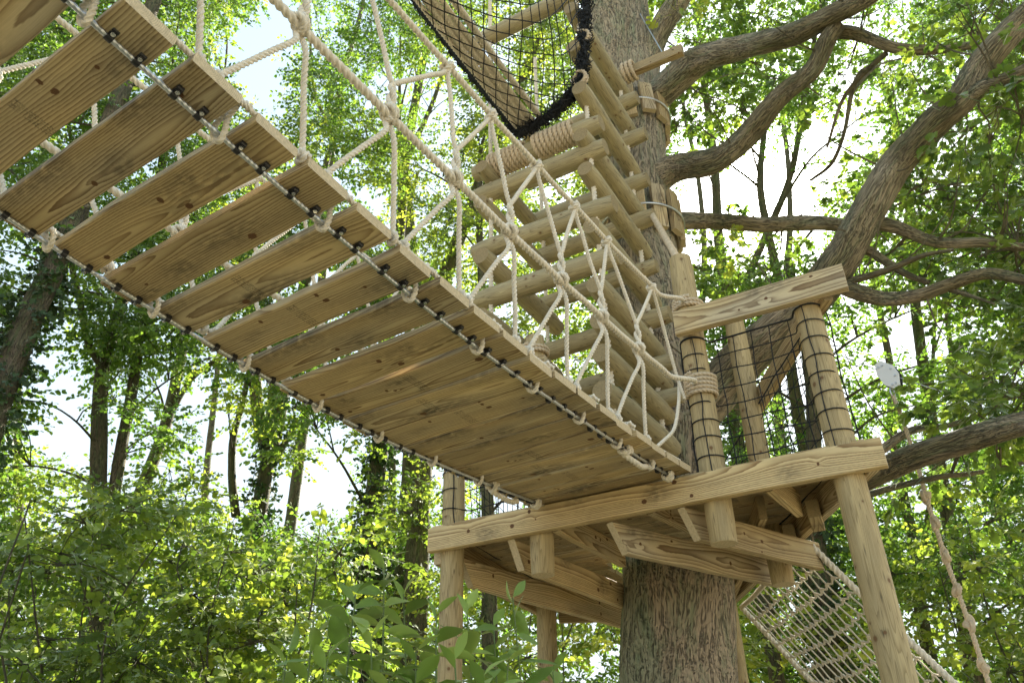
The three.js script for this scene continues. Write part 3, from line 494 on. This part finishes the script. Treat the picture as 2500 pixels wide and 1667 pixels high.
const TINT = {      // linear base colours: deep, mid, light
  green: [[0.065, 0.145, 0.016], [0.160, 0.285, 0.026], [0.33, 0.45, 0.048]],
  warm: [[0.105, 0.180, 0.018], [0.25, 0.350, 0.032], [0.48, 0.52, 0.055]],
  cool: [[0.060, 0.125, 0.026], [0.120, 0.215, 0.036], [0.22, 0.32, 0.06]],
  oak: [[0.075, 0.145, 0.016], [0.180, 0.280, 0.028], [0.36, 0.44, 0.05]],
  ivy: [[0.026, 0.060, 0.014], [0.045, 0.095, 0.018], [0.09, 0.15, 0.03]],
};
const tintOf = (k, bias = 0) => { const t = clamp(rnd() * 0.75 + bias + 0.12 * gauss()), c = TINT[k], a = t < 0.5 ? 0 : 1, f = t < 0.5 ? t * 2 : t * 2 - 1; return lin(...[0, 1, 2].map(i => mix(c[a][i], c[a + 1][i], f))); };

class Plant {
  constructor(o) { this.o = o; this.wood = []; this.spine = []; this.leaf = []; }
  limb(pts, r0, r1, sides = 10, o = {}) {
    const ph = this.wood.length * 3.7;
    this.wood.push(sweep(pts, o.step || Math.max(0.05, r0 * 0.7), sides, (t, th, s) => mix(r0, r1, Math.pow(t, o.pow || 0.85)) * (1 + (o.lump ?? 0.09) * nz(Math.cos(th) * 1.4 + ph, Math.sin(th) * 1.4, s * (o.lf || 1.6)) + 0.06 * nz(Math.cos(th) * 3, Math.sin(th) * 3 + ph, s * 6)), { urep: Math.max(1, Math.round(TAU * r0 / 0.6)), vlen: 1.2, v0: ph }));
    const c = new THREE.CatmullRomCurve3(pts, false, 'centripetal'), n = Math.max(6, Math.round(c.getLength() / 0.25));
    for (let i = 1; i <= n; i++) { const t = i / n; this.spine.push({ p: c.getPointAt(t), r: mix(r0, r1, t), d: c.getTangentAt(t) }); }
    return this;
  }
  reach(T, o = {}) {            // a curved branch from the best place on the wood to T
    let best = null, bc = 1e9;
    for (const s of this.spine) { const h = Math.hypot(s.p.x - T.x, s.p.z - T.z), dy = T.y - s.p.y, c = Math.hypot(h, dy) + (dy < h * 0.15 ? 1.2 * (h * 0.15 - dy) : 0) + (s.r < 0.012 ? 0.6 : 0) + 0.1 * rnd(); if (c < bc) { bc = c; best = s; } }
    const L = best.p.distanceTo(T); if (L < 0.15) return;
    const r0 = Math.min(best.r * 0.7, (o.k || 0.010) + 0.009 * L), n = Math.max(3, Math.round(L / 0.45)), pts = [best.p.clone()];
    const side = V(gauss(), 0.4 * gauss(), gauss()).multiplyScalar(0.09 * L);
    for (let i = 1; i <= n; i++) { const t = i / n, b = Math.sin(t * Math.PI); pts.push(best.p.clone().lerp(T, t).addScaledVector(side, b).add(V(0.05 * gauss() * b, (o.lift ?? 0.10) * L * b + 0.05 * gauss() * b, 0.05 * gauss() * b))); }
    this.limb(pts, Math.max(0.006, r0), 0.004, L > 1.2 ? 6 : 5, { step: 0.12, pow: 0.7, lump: 0.12 });
  }
  clump(C, rad, n, o = {}) {      // leafy sprays through a volume, on a few twigs
    const tw = o.twigs ?? 4;
    for (let k = 0; k < tw; k++) { const d = V(gauss(), 0.6 * gauss(), gauss()).normalize().multiplyScalar(rad * R(0.6, 1.05)), a = C.clone().addScaledVector(d, -0.15), b = C.clone().add(d); this.wood.push(sweep([a, a.clone().lerp(b, 0.5).add(V(0.06 * gauss(), 0.05 * gauss(), 0.06 * gauss())), b], 0.2, 4, t => mix(0.006, 0.0022, t))); }
    const bias = o.bias ?? 0.12 * gauss(), flat = o.flat ?? 0.65;
    for (let i = 0; i < n; i++) {
      const u = V(gauss(), gauss(), gauss()).normalize().multiplyScalar(rad * Math.pow(rnd(), 0.45)); u.y *= flat;
      const P = C.clone().add(u), out = u.clone().normalize().add(V(0.5 * gauss(), 0.35 * gauss() - 0.1, 0.5 * gauss())).normalize();
      const up = V(0.5 * gauss(), 1, 0.5 * gauss()).normalize(), z = V().crossVectors(out, up).normalize(), y = V().crossVectors(z, out), s = R(0.75, 1.25) * (o.size || 1);
      const m = new THREE.Matrix4().makeBasis(out.multiplyScalar(s), y.multiplyScalar(s), z.multiplyScalar(s)).setPosition(P);
      this.leaf.push([m, tintOf(o.tint || this.o.tint, bias)]);
    }
  }
  ivy(i0, i1, per, scale = 1) {
    this.ivyLeaf = this.ivyLeaf || [];
    for (let i = i0; i < Math.min(i1, this.spine.length); i++) { const s = this.spine[i]; for (let k = 0; k < per; k++) { const a = V(gauss(), 0.2 * gauss(), gauss()); a.addScaledVector(s.d, -a.dot(s.d)).normalize(); const P = s.p.clone().addScaledVector(a, s.r * R(0.95, 1.25)).addScaledVector(s.d, R(-0.15, 0.15)), x = V(gauss(), gauss() - 0.3, gauss()).addScaledVector(a, 0.5).normalize(), y = a.clone().add(V(0.3 * gauss(), 0.3, 0.3 * gauss())).normalize(), z = V().crossVectors(x, y).normalize(), q = R(0.7, 1.3) * scale; this.ivyLeaf.push([new THREE.Matrix4().makeBasis(x.multiplyScalar(q), V().crossVectors(z, x).normalize().multiplyScalar(q), z.multiplyScalar(q)).setPosition(P), tintOf('ivy')]); } }
  }
  build() {
    const o = this.o, g = thing(o.name, o.label, o.category || 'tree', o.group);
    part(o.stem || 'trunk', mergeGeometries(this.wood), o.bark || barkGrey, g);
    const inst = (name, geos, mat, list) => geos.forEach((geo, k) => { const l = list.filter((_, i) => i % geos.length === k); if (!l.length) return; const m = new THREE.InstancedMesh(geo, mat, l.length); l.forEach(([M, c], i) => { m.setMatrixAt(i, M); m.setColorAt(i, c); }); m.name = name; m.castShadow = m.receiveShadow = true; m.userData.kind = 'stuff'; g.add(m); });
    inst('crown', SPRAYS[o.leaf || 'beech'], leafMat, this.leaf);
    if (this.ivyLeaf) inst('ivy', SPRAYS.ivy, leafGloss, this.ivyLeaf);
    return g;
  }
}
const down = (P, flare = 0) => V(P.x + flare * 0.1, -0.15, P.z);
const wr = (w, px, py, d) => w / 2 * at(px, py, d).sub(EYE).dot(camZ.clone().negate()) / FOCAL;      // half a sighted width, in metres

// ---------------------------------------------------------------- the oak
const oak = new Plant({ name: 'oak_tree', label: 'big grey-barked oak standing through the platform with limbs spreading right', bark: barkOak, leaf: 'oak', tint: 'oak' });
{
  const S = (list, d) => list.map(([x, y, dd]) => at(x, y, dd || d));
  const tr = S([[1655, 1667], [1655, 1400], [1640, 1180], [1612, 900], [1580, 700], [1562, 560], [1552, 310], [1535, 130], [1520, -60], [1500, -260]], 5.96);
  const b = tr[0]; tr.unshift(V(b.x - 0.01, -0.2, b.z), V(b.x, 1.0, b.z));
  oak.wood.push(sweep(tr, 0.04, 108, (t, th, s) => { const y = s - 0.2, base = y < 3.6 ? mix(0.46, 0.395, smooth(0, 1.6, y)) : mix(0.395, 0.285, smooth(3.8, 7.2, y)) - 0.05 * smooth(8, 11, y); return base * (1 + 0.22 * Math.exp(-y * 2.2) * (1 + 0.6 * Math.sin(th * 5)) + 0.035 * nz(Math.cos(th) * 1.6, Math.sin(th) * 1.6, s * 0.9) + 0.022 * nz(Math.cos(th) * 5, Math.sin(th) * 5, s * 2.2) + 0.026 * nz(Math.cos(th) * 13, Math.sin(th) * 13, s * 2.4) + 0.012 * nz(Math.cos(th) * 26, Math.sin(th) * 26, s * 6)); }, { urep: 4, vlen: 1.2 }));
  const c = new THREE.CatmullRomCurve3(tr); for (let i = 1; i < 60; i++) oak.spine.push({ p: c.getPointAt(i / 60), r: 0.3, d: UP });
  const L = (list, w0, w1, d, o) => { const p = S(list, d), a = list[0], z = list[list.length - 1]; oak.limb(p, wr(w0, a[0], a[1], a[2] || d), wr(w1, z[0], z[1], z[2] || d), 22, { lump: 0.2, lf: 2.6, step: 0.05, ...o }); };
  // second stem and the limbs on the right
  L([[1575, 260, 5.95], [1590, 120, 5.9], [1625, 50, 5.8], [1680, -40, 5.7], [1730, -150, 5.6]], 70, 46, 5.9);
  L([[1510, 330, 5.9], [1490, 130, 5.8], [1475, -20, 5.7], [1462, -200, 5.6]], 120, 96, 5.8);
  L([[1560, 260, 5.95], [1625, 215, 5.85], [1700, 150, 5.7], [1830, 112, 5.4], [1950, 78, 5.2], [2035, 35, 5.1], [2110, -5, 5.0], [2230, -90, 4.9]], 95, 44, 5.5, { pow: 0.5 });
  L([[1560, 470, 5.95], [1640, 415, 5.85], [1760, 385, 5.6], [1835, 320, 5.5], [1905, 238, 5.4], [1985, 170, 5.3], [2020, 95, 5.2], [2045, 62, 5.2]], 95, 40, 5.5, { pow: 0.45 });
  L([[2030, 75, 5.25], [2090, 82, 5.3], [2190, 118, 5.4], [2270, 122, 5.5], [2430, 108, 5.7], [2560, 120, 5.9]], 34, 16, 5.5);
  L([[1580, 545, 5.95], [1650, 540, 6.0], [1760, 540, 6.1], [1860, 548, 6.2], [2010, 545, 6.4], [2110, 560, 6.5]], 44, 32, 6, { pow: 1 });
  L([[1620, 1100, 5.95], [1710, 1000, 5.85], [1790, 905, 5.75], [1890, 812, 5.6], [1985, 725, 5.45], [2050, 640, 5.35], [2110, 535, 5.25], [2190, 400, 5.15], [2290, 295, 5.05], [2345, 245, 5.0], [2395, 160, 5.0], [2450, 95, 5.0], [2560, -10, 5.0]], 150, 62, 5.4, { pow: 0.5, lump: 0.12 });
  L([[2310, 275, 5.05], [2400, 215, 4.95], [2470, 190, 4.9], [2580, 130, 4.8]], 46, 30, 5);
  L([[2085, 545, 5.35], [2170, 550, 5.4], [2290, 592, 5.5], [2400, 592, 5.6], [2520, 606, 5.7]], 36, 20, 5.5);
  L([[2040, 600, 5.4], [2110, 608, 5.4], [2165, 640, 5.4], [2220, 672, 5.4], [2270, 690, 5.4]], 30, 12, 5.4);
  L([[2060, 690, 5.4], [2160, 662, 5.3], [2260, 622, 5.2], [2330, 610, 5.2]], 20, 9, 5.3);
  L([[2040, 690, 5.4], [2090, 712, 5.4], [2160, 730, 5.4], [2240, 722, 5.35], [2330, 690, 5.3], [2410, 668, 5.3], [2520, 688, 5.3]], 46, 26, 5.4, { pow: 0.6 });
  L([[2300, 700, 5.35], [2370, 722, 5.3], [2430, 742, 5.3]], 16, 5, 5.3);
  L([[1700, 1330, 5.95], [1900, 1260, 5.5], [2060, 1190, 5.1], [2160, 1145, 4.9], [2280, 1098, 4.7], [2400, 1062, 4.55], [2520, 1030, 4.45], [2650, 1000, 4.4]], 96, 54, 5, { pow: 0.6 });
  L([[2100, 1215, 5.3], [2180, 1190, 5.4], [2290, 1165, 5.5], [2380, 1155, 5.7], [2500, 1130, 6]], 18, 9, 5.5);
  L([[2150, 1100, 5.6], [2230, 1050, 5.7], [2310, 1040, 5.8], [2400, 1010, 5.9]], 22, 10, 5.7);
  L([[2125, 165, 5.4], [2100, 180, 5.6], [2085, 210, 5.7], [2060, 330, 5.9], [2030, 400, 6.1], [1980, 440, 6.3]], 14, 7, 5.8);
  L([[2165, 130, 5.4], [2120, 170, 5.5], [2060, 240, 5.7], [2020, 360, 5.9]], 15, 6, 5.7);
  // leaf tufts on the oak: sighted direction, distance, radius, count
  const tuft = [];
  const add = (x0, x1, y0, y1, n, d0, d1, keep = () => true) => { for (let i = 0; i < n; i++) { const x = R(x0, x1), y = R(y0, y1); if (keep(x, y) && Math.hypot(x - 2180, y - 940) > 190) tuft.push([x, y, R(d0, d1)]); } };
  const sunGap = (x, y) => Math.hypot((x - 1850) / 250, (y - 470) / 180) > 1;
  add(1680, 2600, -160, 520, 44, 6.2, 9, sunGap); add(2200, 2620, 420, 760, 26, 5.8, 8); add(2350, 2640, -100, 420, 16, 4.9, 6.2); add(1640, 1900, 60, 440, 20, 6.5, 8.5, sunGap);
  add(2290, 2560, 930, 1140, 10, 5.0, 6.5); add(1380, 1900, -260, -30, 24, 5.5, 8); add(1690, 2050, 560, 720, 10, 7, 9); add(2330, 2620, 780, 1050, 9, 5.2, 6.5);
  for (const [x, y, d] of tuft) { const C = at(x, y, d); oak.reach(C, { k: 0.007 }); oak.clump(C, R(0.25, 0.5), Math.round(R(9, 20)), { flat: 0.6, twigs: 4, bias: 0.15 * gauss() }); }
  for (const [x, y, d] of [[1650, 25, 5.6], [1665, 40, 5.6], [1735, 600, 6.2], [2020, 700, 6]]) { const C = at(x, y, d); oak.reach(C, { k: 0.004 }); oak.clump(C, 0.12, 4, { twigs: 1, bias: 0.5, tint: 'warm' }); }
  { const big = oak.spine.filter(s => s.r > 0.025 && s.p.x > 1.5); for (let k = 0; k < 90; k++) { const s = big[Math.floor(rnd() * big.length)], a = V(gauss(), gauss() + 0.2, gauss()); a.addScaledVector(s.d, -0.8 * a.dot(s.d)).normalize(); const l = R(0.12, 0.6), r = Math.min(s.r * 0.25, 0.006 + 0.006 * l), q = s.p.clone(), pts = [q, q.clone().addScaledVector(a, s.r + l * 0.4).add(V(0.03 * gauss(), 0.03 * gauss(), 0.03 * gauss())), q.clone().addScaledVector(a, s.r + l).add(V(0.1 * l * gauss(), 0.25 * l, 0.1 * l * gauss()))]; oak.wood.push(sweep(pts, 0.06, 5, t => mix(r, 0.0022, t), { vlen: 1.2 })); } }
  // grey-green algae with a ragged edge on the side of the trunk turned away from the sun; limbs coloured darker, partly moss, partly their backlit shade painted in
  for (const g of oak.wood) { const p = g.attributes.position, c = new Float32Array(p.count * 3); for (let i = 0; i < p.count; i++) { const x = p.getX(i), y = p.getY(i), z = p.getZ(i), e = x - 0.93 + 0.10 * nz(x * 5, y * 1.3, z * 5) + 0.10 * nz(x * 14, y * 3, z * 14), m = y < 5 ? smooth(0.07, -0.05, e) : 0.25, k = 0.05 * nz(x * 9, y * 4, z * 9); const limbMossShade = smooth(0.1, 0.5, Math.hypot(x - 1.2, z + 5.9) - 0.25) * clamp(0.75 + 0.9 * nz(x * 2.3, y * 2.3, z * 2.3) + 0.5 * nz(x * 8, y * 8, z * 8)); c.set([mix(mix(1.0, 0.78, m), 0.50, limbMossShade) + k, mix(mix(0.97, 0.93, m), 0.49, limbMossShade) + k, mix(mix(0.94, 0.86, m), 0.36, limbMossShade) + k], i * 3); } g.setAttribute('color', new THREE.BufferAttribute(c, 3)); }
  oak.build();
  // wooden blocks clamped round the trunk by a steel cable
  const collar = (label, cx, cy, rad, n, h, tilt) => {
    const g = thing('trunk_collar', label, 'collar', 'cable collars on the oak'), C = at(cx, cy, 5.96), face = Math.atan2(EYE.z - C.z, EYE.x - C.x);
    for (let k = 0; k < n; k++) { const th = k / n * TAU + 0.2, rr2 = rad + 0.012, P = V(C.x + rr2 * Math.cos(th), C.y + tilt * Math.cos(th - face), C.z + rr2 * Math.sin(th)); const m = part('block', bar(rect(0.05, 0.13, 0.004, -0.005), h * R(0.92, 1.05), 3, { u0: R(0, 1) }), [beamMats[k % 3], endMat], g); basis(m, V(0.04 * gauss(), -1, 0.04 * gauss()), V(Math.cos(th), 0, Math.sin(th)), P.setY(P.y + h / 2)); }
    const pts = []; for (let k = 0; k < 40; k++) { const th = k / 40 * TAU; pts.push(V(C.x + (rad + 0.066) * Math.cos(th), C.y - 0.02 + tilt * Math.cos(th - face), C.z + (rad + 0.066) * Math.sin(th))); }
    part('cable', sweep(pts, 0.02, 8, () => 0.011, { closed: true }), steelMat, g);
  };
  collar('upper ring of wooden blocks cabled round the oak trunk above the knotted limb', 1551, 300, 0.285, 11, 0.42, 0);
  collar('lower ring of wooden blocks cabled round the oak trunk beside the log tower', 1566, 560, 0.325, 12, 0.46, 0);
}

// ---------------------------------------------------------------- woodland behind
const wood = [];
function bgTree(label, stems, d, o = {}) {
  const t = new Plant({ name: 'woodland_tree', label, group: 'woodland trees behind the ropes course', leaf: o.leaf || 'beech', tint: o.tint || 'green', bark: barkGrey });
  stems.forEach(([list, w0, w1], k) => {
    const p = list.map(([x, y]) => at(x, y, d)), a = list[0], z = list[list.length - 1], last = p[p.length - 1], prev = p[p.length - 2], dir = last.clone().sub(prev).normalize();
    let r0 = wr(w0, a[0], a[1], d); const r1 = wr(w1, z[0], z[1], d) * 0.5;
    if (k === 0) { p.unshift(V(p[0].x - 0.3 * dir.x, -0.15, p[0].z - 0.3 * dir.z)); r0 *= 1.15; }
    dir.y = Math.abs(dir.y) + 0.6; dir.normalize(); const ext = o.ext ?? 3.5;
    p.push(last.clone().addScaledVector(dir, ext * 0.5).add(V(0.2 * gauss(), 0, 0.2 * gauss())), last.clone().addScaledVector(dir, ext).add(V(0.4 * gauss(), 0, 0.4 * gauss())));
    t.limb(p, r0, Math.max(0.02, r1), 12, { lump: 0.12, step: 0.16, pow: 0.9 });
  });
  if (o.ivy) t.ivy(o.ivy[0], o.ivy[1], o.ivy[2] || 14);
  t.d = d; t.n = 0; wood.push(t); return t;
}
bgTree('leaning ivy-clad trunk at the far left edge rising behind the planks', [[[[-30, 1050], [0, 960], [60, 800], [125, 665], [170, 555], [290, 240], [375, 0]], 78, 50]], 8.6, { ivy: [2, 30, 24] });
bgTree('forked pale trunk above the shrubs at left, its two stems side by side', [[[[236, 1700], [245, 1420], [240, 1130], [250, 900], [295, 740], [330, 600]], 62, 26], [[[258, 1370], [290, 1120], [320, 960], [345, 780], [360, 640]], 36, 20], [[[250, 900], [215, 840], [195, 740], [170, 620]], 18, 8]], 10);
bgTree('sloping slim trunk just right of the forked pale trunk', [[[[300, 1600], [330, 1250], [400, 1050], [450, 820], [480, 640]], 44, 28], [[[415, 1010], [470, 920], [525, 880]], 16, 8]], 12, { tint: 'warm' });
bgTree('wide forked trunk wrapped in ivy below the middle of the bridge', [[[[596, 1600], [622, 1315], [640, 1200], [655, 1106]], 54, 48], [[[655, 1110], [632, 1030], [622, 940], [615, 800], [600, 640]], 36, 22], [[[652, 1120], [680, 1020], [692, 940], [720, 800], [760, 600]], 38, 24], [[[668, 1130], [720, 1040], [770, 980], [830, 900]], 18, 8], [[[575, 1260], [565, 1160], [570, 1060], [590, 990]], 22, 10]], 12, { ivy: [3, 28, 22], tint: 'warm' });
bgTree('stout ivy-covered trunk just left of the platform corner post', [[[[905, 1700], [905, 1340], [915, 1200], [930, 1060], [940, 900], [960, 700]], 64, 42]], 11, { ivy: [4, 26, 34] });
bgTree('thin straight trunk close beside the stout ivy-covered one', [[[[952, 1500], [955, 1390], [957, 1100], [950, 950], [955, 760]], 26, 18]], 13);
bgTree('dark upright trunk seen between the rope net and the bridge top', [[[[1010, 900], [1000, 560], [987, 425], [1005, 300], [1040, 110], [1060, 0]], 44, 26], [[[990, 400], [1030, 310], [1060, 240]], 16, 7]], 12);
bgTree('slender crooked stem against the bright sky gap at upper left', [[[[790, 640], [805, 425], [817, 300], [835, 200], [885, 10]], 26, 16], [[[815, 320], [780, 260], [760, 180]], 10, 5]], 14, { leaf: 'small' });
bgTree('slanting grey trunk passing behind the log tower', [[[[1060, 760], [1098, 640], [1157, 490], [1215, 330], [1276, 190], [1327, 55]], 54, 26], [[[1215, 330], [1290, 180], [1400, 70]], 18, 9]], 10.5, { tint: 'warm' });
bgTree('dark leaning stem behind the guard rail, right of the tall post', [[[[1790, 900], [1815, 713], [1866, 585], [1930, 430]], 32, 20]], 10, { leaf: 'small' });
bgTree('ivy-hung upright trunk directly behind the tall post top', [[[[1790, 1000], [1772, 734], [1755, 585], [1745, 400], [1720, 200]], 42, 22]], 12, { ivy: [8, 40, 16] });
bgTree('thin far trunk left of the tall post top', [[[[1712, 900], [1716, 720], [1720, 600], [1700, 400]], 26, 16]], 15, { leaf: 'small' });
bgTree('pale far trunk in the glare below the horizontal oak limb', [[[[1900, 1000], [1919, 683], [1929, 568], [1925, 400]], 32, 18]], 15, { leaf: 'small', tint: 'warm' });
bgTree('greenish trunk seen through the black net beside the corner post', [[[[1985, 1250], [1965, 1100], [1945, 980], [1930, 890], [1905, 700]], 44, 30]], 10.5);
bgTree('tall dark straight trunk behind the knotted climbing rope', [[[[2420, 1800], [2385, 1667], [2345, 1430], [2300, 1170], [2260, 930], [2236, 740], [2225, 560]], 48, 26], [[[2290, 1120], [2380, 1020], [2470, 990]], 9, 4], [[[2245, 800], [2340, 770], [2450, 760]], 8, 4]], 11, { leaf: 'small', tint: 'cool' });
bgTree('slim trunk between the leg pole and the climbing rope', [[[[2250, 1500], [2240, 1360], [2205, 1205], [2180, 1050], [2175, 900]], 40, 18], [[[2250, 1400], [2262, 1290], [2275, 1200]], 16, 8]], 12);
bgTree('slanting thin trunk at the right edge of the wood', [[[[2520, 1560], [2470, 1330], [2420, 1200], [2370, 1090], [2330, 900]], 28, 14]], 13, { leaf: 'small' });
bgTree('mossy trunk seen through the net under the bridge end', [[[[1195, 1500], [1190, 1215], [1182, 1000], [1180, 800]], 46, 28]], 9.5, { tint: 'warm' });
bgTree('thick shaded trunk behind the beige cargo net', [[[[2030, 1750], [2015, 1560], [2000, 1420], [1990, 1250]], 74, 50]], 9.5, { ivy: [2, 20, 24] });
bgTree('distant trunk rising out of the shrubs at far left', [[[[30, 1500], [45, 1250], [40, 1000], [60, 800]], 30, 20]], 17, { leaf: 'small' });
bgTree('distant trunk between the two forked trunks', [[[[500, 1500], [500, 1200], [520, 1000], [540, 800]], 26, 16]], 18, { leaf: 'small', tint: 'warm' });
{
  const k = 2500 / 2352, holes = [[600, 70, 85, 75], [565, 190, 60, 70], [645, 210, 40, 75], [105, 870, 90, 70], [190, 1020, 105, 85], [440, 900, 52, 62], [330, 900, 36, 48], [30, 690, 40, 50], [760, 1010, 45, 50], [500, 1040, 45, 60], [700, 1190, 95, 80], [750, 1110, 60, 60], [1745, 450, 190, 130], [1840, 900, 70, 130], [2080, 740, 70, 90], [1990, 270, 50, 60], [2240, 200, 70, 50], [2180, 330, 80, 40], [1250, 900, 70, 50], [800, 420, 35, 60], [1170, 1080, 50, 60], [20, 560, 40, 60], [2120, 1180, 60, 60], [1480, 60, 60, 60], [2300, 900, 40, 40], [620, 1080, 30, 60], [900, 520, 40, 70]].map(h => h.map(v => v * k));
  const open = (x, y, e) => holes.some(([hx, hy, rx, ry]) => Math.hypot((x - hx) / (rx + e), (y - hy) / (ry + e)) < 1);
  for (let i = 0; i < 1620; i++) {
    const x = i < 1250 ? R(-260, 2760) : R(-150, 1600), y = i < 1250 ? R(-300, 1420) : R(-250, 1000), low = at(x, y, 10).y < 5.6, d = low ? R(9.5, 13.5) : R(8.7, 10.9), rad = R(0.2, low ? 0.5 : 0.44), C = at(x, y, d);
    if (open(x, y, rad * 1950 / d * 0.35)) continue;
    if (rnd() < 0.22 * smooth(0.05, 0.5, nz(x * 0.006, y * 0.006, 5))) continue;
    let best = null, bc = 1e9;
    for (const t of wood) { let m = 1e9; for (let q = 2; q < Math.min(60, t.spine.length); q += 3) { const s = t.spine[q]; m = Math.min(m, Math.hypot(s.p.x - C.x, s.p.z - C.z) + 0.35 * Math.abs(C.y - s.p.y)); } m += t.n * 0.02; if (m < bc) { bc = m; best = t; } }
    if (bc > 7) continue;
    best.n++; best.reach(C); best.clump(C, rad, Math.round(72 * rad * rad / 0.3 * R(0.5, 1.1)), { twigs: 3, bias: 0.12 * gauss() + 0.05, size: best.o.leaf === 'small' ? 1.1 : 1 });
  }
  for (const t of wood) t.build();
}
// ---------------------------------------------------------------- shrubs below
function shrub(label, x, d, tips, o = {}) {
  const t = new Plant({ name: o.name || 'hazel_shrub', label, category: 'shrub', group: o.group || 'leafy shrubs under the wood', leaf: o.leaf || 'hazel', tint: o.tint || 'warm', stem: 'stem', bark: barkGrey });
  const B = at(x, 1667, d).setY(0);
  for (let k = 0; k < 5; k++) { const e = at(x + R(-360, 360), R(1200, 1480), d + R(-0.8, 0.8)); t.limb([B.clone().add(V(0.3 * gauss(), -0.1, 0.3 * gauss())), B.clone().lerp(e, 0.3).add(V(0.35 * gauss(), 0.2, 0.35 * gauss())), B.clone().lerp(e, 0.65).add(V(0.3 * gauss(), 0.3, 0.3 * gauss())), e], R(0.013, 0.024), 0.005, 7, { step: 0.14, lump: 0.2 }); }
  for (const [px, py, dd, rad] of tips) { const C = at(px, py, dd); t.reach(C, { k: 0.005 }); t.clump(C, rad, Math.round(95 * rad * rad * R(0.8, 1.2) + 5), { twigs: 5, flat: 0.4, bias: (o.bias || 0) + 0.14 * gauss() }); }
  t.build();
}
const tipsIn = (x0, x1, y0, y1, n, d0, d1, top = () => -1e9) => Array.from({ length: n }, () => { const x = R(x0, x1); return [x, Math.max(R(y0, y1), top(x) + R(0, 60)), R(d0, d1), R(0.22, 0.5)]; });
shrub('dense hazel shrub filling the bottom left corner', 120, 6.5, tipsIn(-160, 420, 1270, 1900, 32, 6.2, 9.5), { bias: -0.12 });
shrub('tall sunlit hazel shrub with yellow-green top below the forked pale trunk', 330, 7.5, tipsIn(150, 620, 1240, 1850, 32, 6.8, 10), { bias: 0.0 });
shrub('hazel shrub with dark forked stems at lower middle left', 620, 7, tipsIn(420, 900, 1330, 1850, 34, 6.4, 10), { bias: 0.05 });
shrub('yellowing shrub behind the laurel and platform legs', 1230, 9, tipsIn(850, 1560, 1400, 1900, 44, 8, 11), { bias: 0.22 });
shrub('yellowing shrub glimpsed under the cargo net', 1950, 9.5, tipsIn(1720, 2150, 1330, 1900, 34, 8.5, 11.5), { bias: 0.25 });
shrub('shrub with bright leaves at the bottom right corner', 2400, 9, tipsIn(2150, 2680, 1200, 1900, 36, 8, 12), { bias: 0.05 });
const far = (label, x0, x1, n, d0, d1) => shrub(label, (x0 + x1) / 2, (d0 + d1) / 2, Array.from({ length: n }, () => [R(x0, x1), mix(1230, 1760, Math.pow(rnd(), 0.8)), R(d0, d1), R(0.4, 0.85)]), { tint: 'green', name: 'far_thicket', group: 'thickets far back in the wood', leaf: 'beech', bias: -0.05 });
far('far green thicket closing the view at the far left', -300, 350, 40, 11, 14.5);
far('far green thicket behind the two forked trunks', 250, 800, 40, 11, 14.5);
far('far green thicket behind the platform legs', 750, 1560, 46, 11, 14.5);
far('far green thicket behind the cargo net', 1650, 2150, 34, 11, 14.5);
far('far green thicket behind the climbing rope', 2050, 2750, 40, 11, 14.5);

// ---------------------------------------------------------------- the cherry laurel in front
{
  const t = thing('laurel_bush', 'cherry laurel with large glossy leaves in front of the left platform leg', 'bush');
  const geos = [0, 1, 2, 3].map(k => { const s = LAUREL.map(([a, w], i) => [a, w * (1 + 0.06 * Math.sin(i * 2 + k))]); const g = outlineLeaf(s, 0.15 + 0.12 * k, [0.1, 0.28, 0.18, 0.36][k]); g.computeVertexNormals(); return g; });
  const mats = [[0.24, 0.36, 0.065], [0.28, 0.41, 0.08], [0.36, 0.48, 0.11], [0.18, 0.29, 0.05]].map(c => new THREE.MeshPhysicalMaterial({ color: lin(...c), roughness: 0.62, transmission: 0.3, thickness: 0, ior: 1.45, side: THREE.DoubleSide }));
  const stemMat = std(lin(0.12, 0.17, 0.05), 0.7);
  const tips = [[938, 1372, 3.1], [868, 1450, 3.0], [765, 1515, 2.8], [800, 1610, 2.8], [985, 1450, 3.2], [1065, 1500, 3.0], [1140, 1490, 3.2], [1205, 1530, 3.3], [1252, 1458, 3.4], [1240, 1620, 3.0], [1015, 1590, 2.9], [1110, 1610, 2.8], [905, 1560, 2.9], [700, 1600, 2.9], [1180, 1650, 2.7], [950, 1660, 2.7], [1350, 1640, 3.6]];
  for (const [x, y, d] of tips) {
    const T = at(x, y, d), B = V(T.x + 0.2 * gauss(), -0.05, T.z + 0.2 * gauss()), pts = [B, B.clone().lerp(T, 0.45).add(V(0.08 * gauss(), 0, 0.08 * gauss())), B.clone().lerp(T, 0.8).add(V(0.03 * gauss(), 0, 0.03 * gauss())), T];
    part('stem', sweep(pts, 0.08, 6, q => mix(0.008, 0.0028, q)), stemMat, t);
    const c = new THREE.CatmullRomCurve3(pts, false, 'centripetal'), L = c.getLength(), n = Math.round(R(18, 22));
    for (let i = 0; i < n; i++) {
      const s = L - i * R(0.026, 0.036), P = c.getPointAt(clamp(s / L)), th = i * 2.4 + R(-0.4, 0.4), el = i < 2 ? R(0.6, 1.2) : R(-0.35, 0.75), dir = V(Math.cos(th) * Math.cos(el), Math.sin(el), Math.sin(th) * Math.cos(el)), sz = (i < 2 ? 0.10 : R(0.125, 0.18));
      const m = part('leaf', geos[Math.floor(rnd() * 4)], mats[Math.floor(rnd() * 4)], t); basis(m, dir, V(0.75 * gauss(), 0.8, 0.75 * gauss()), P); m.scale.setScalar(sz);
    }
  }
}
renderer.render(scene, camera);
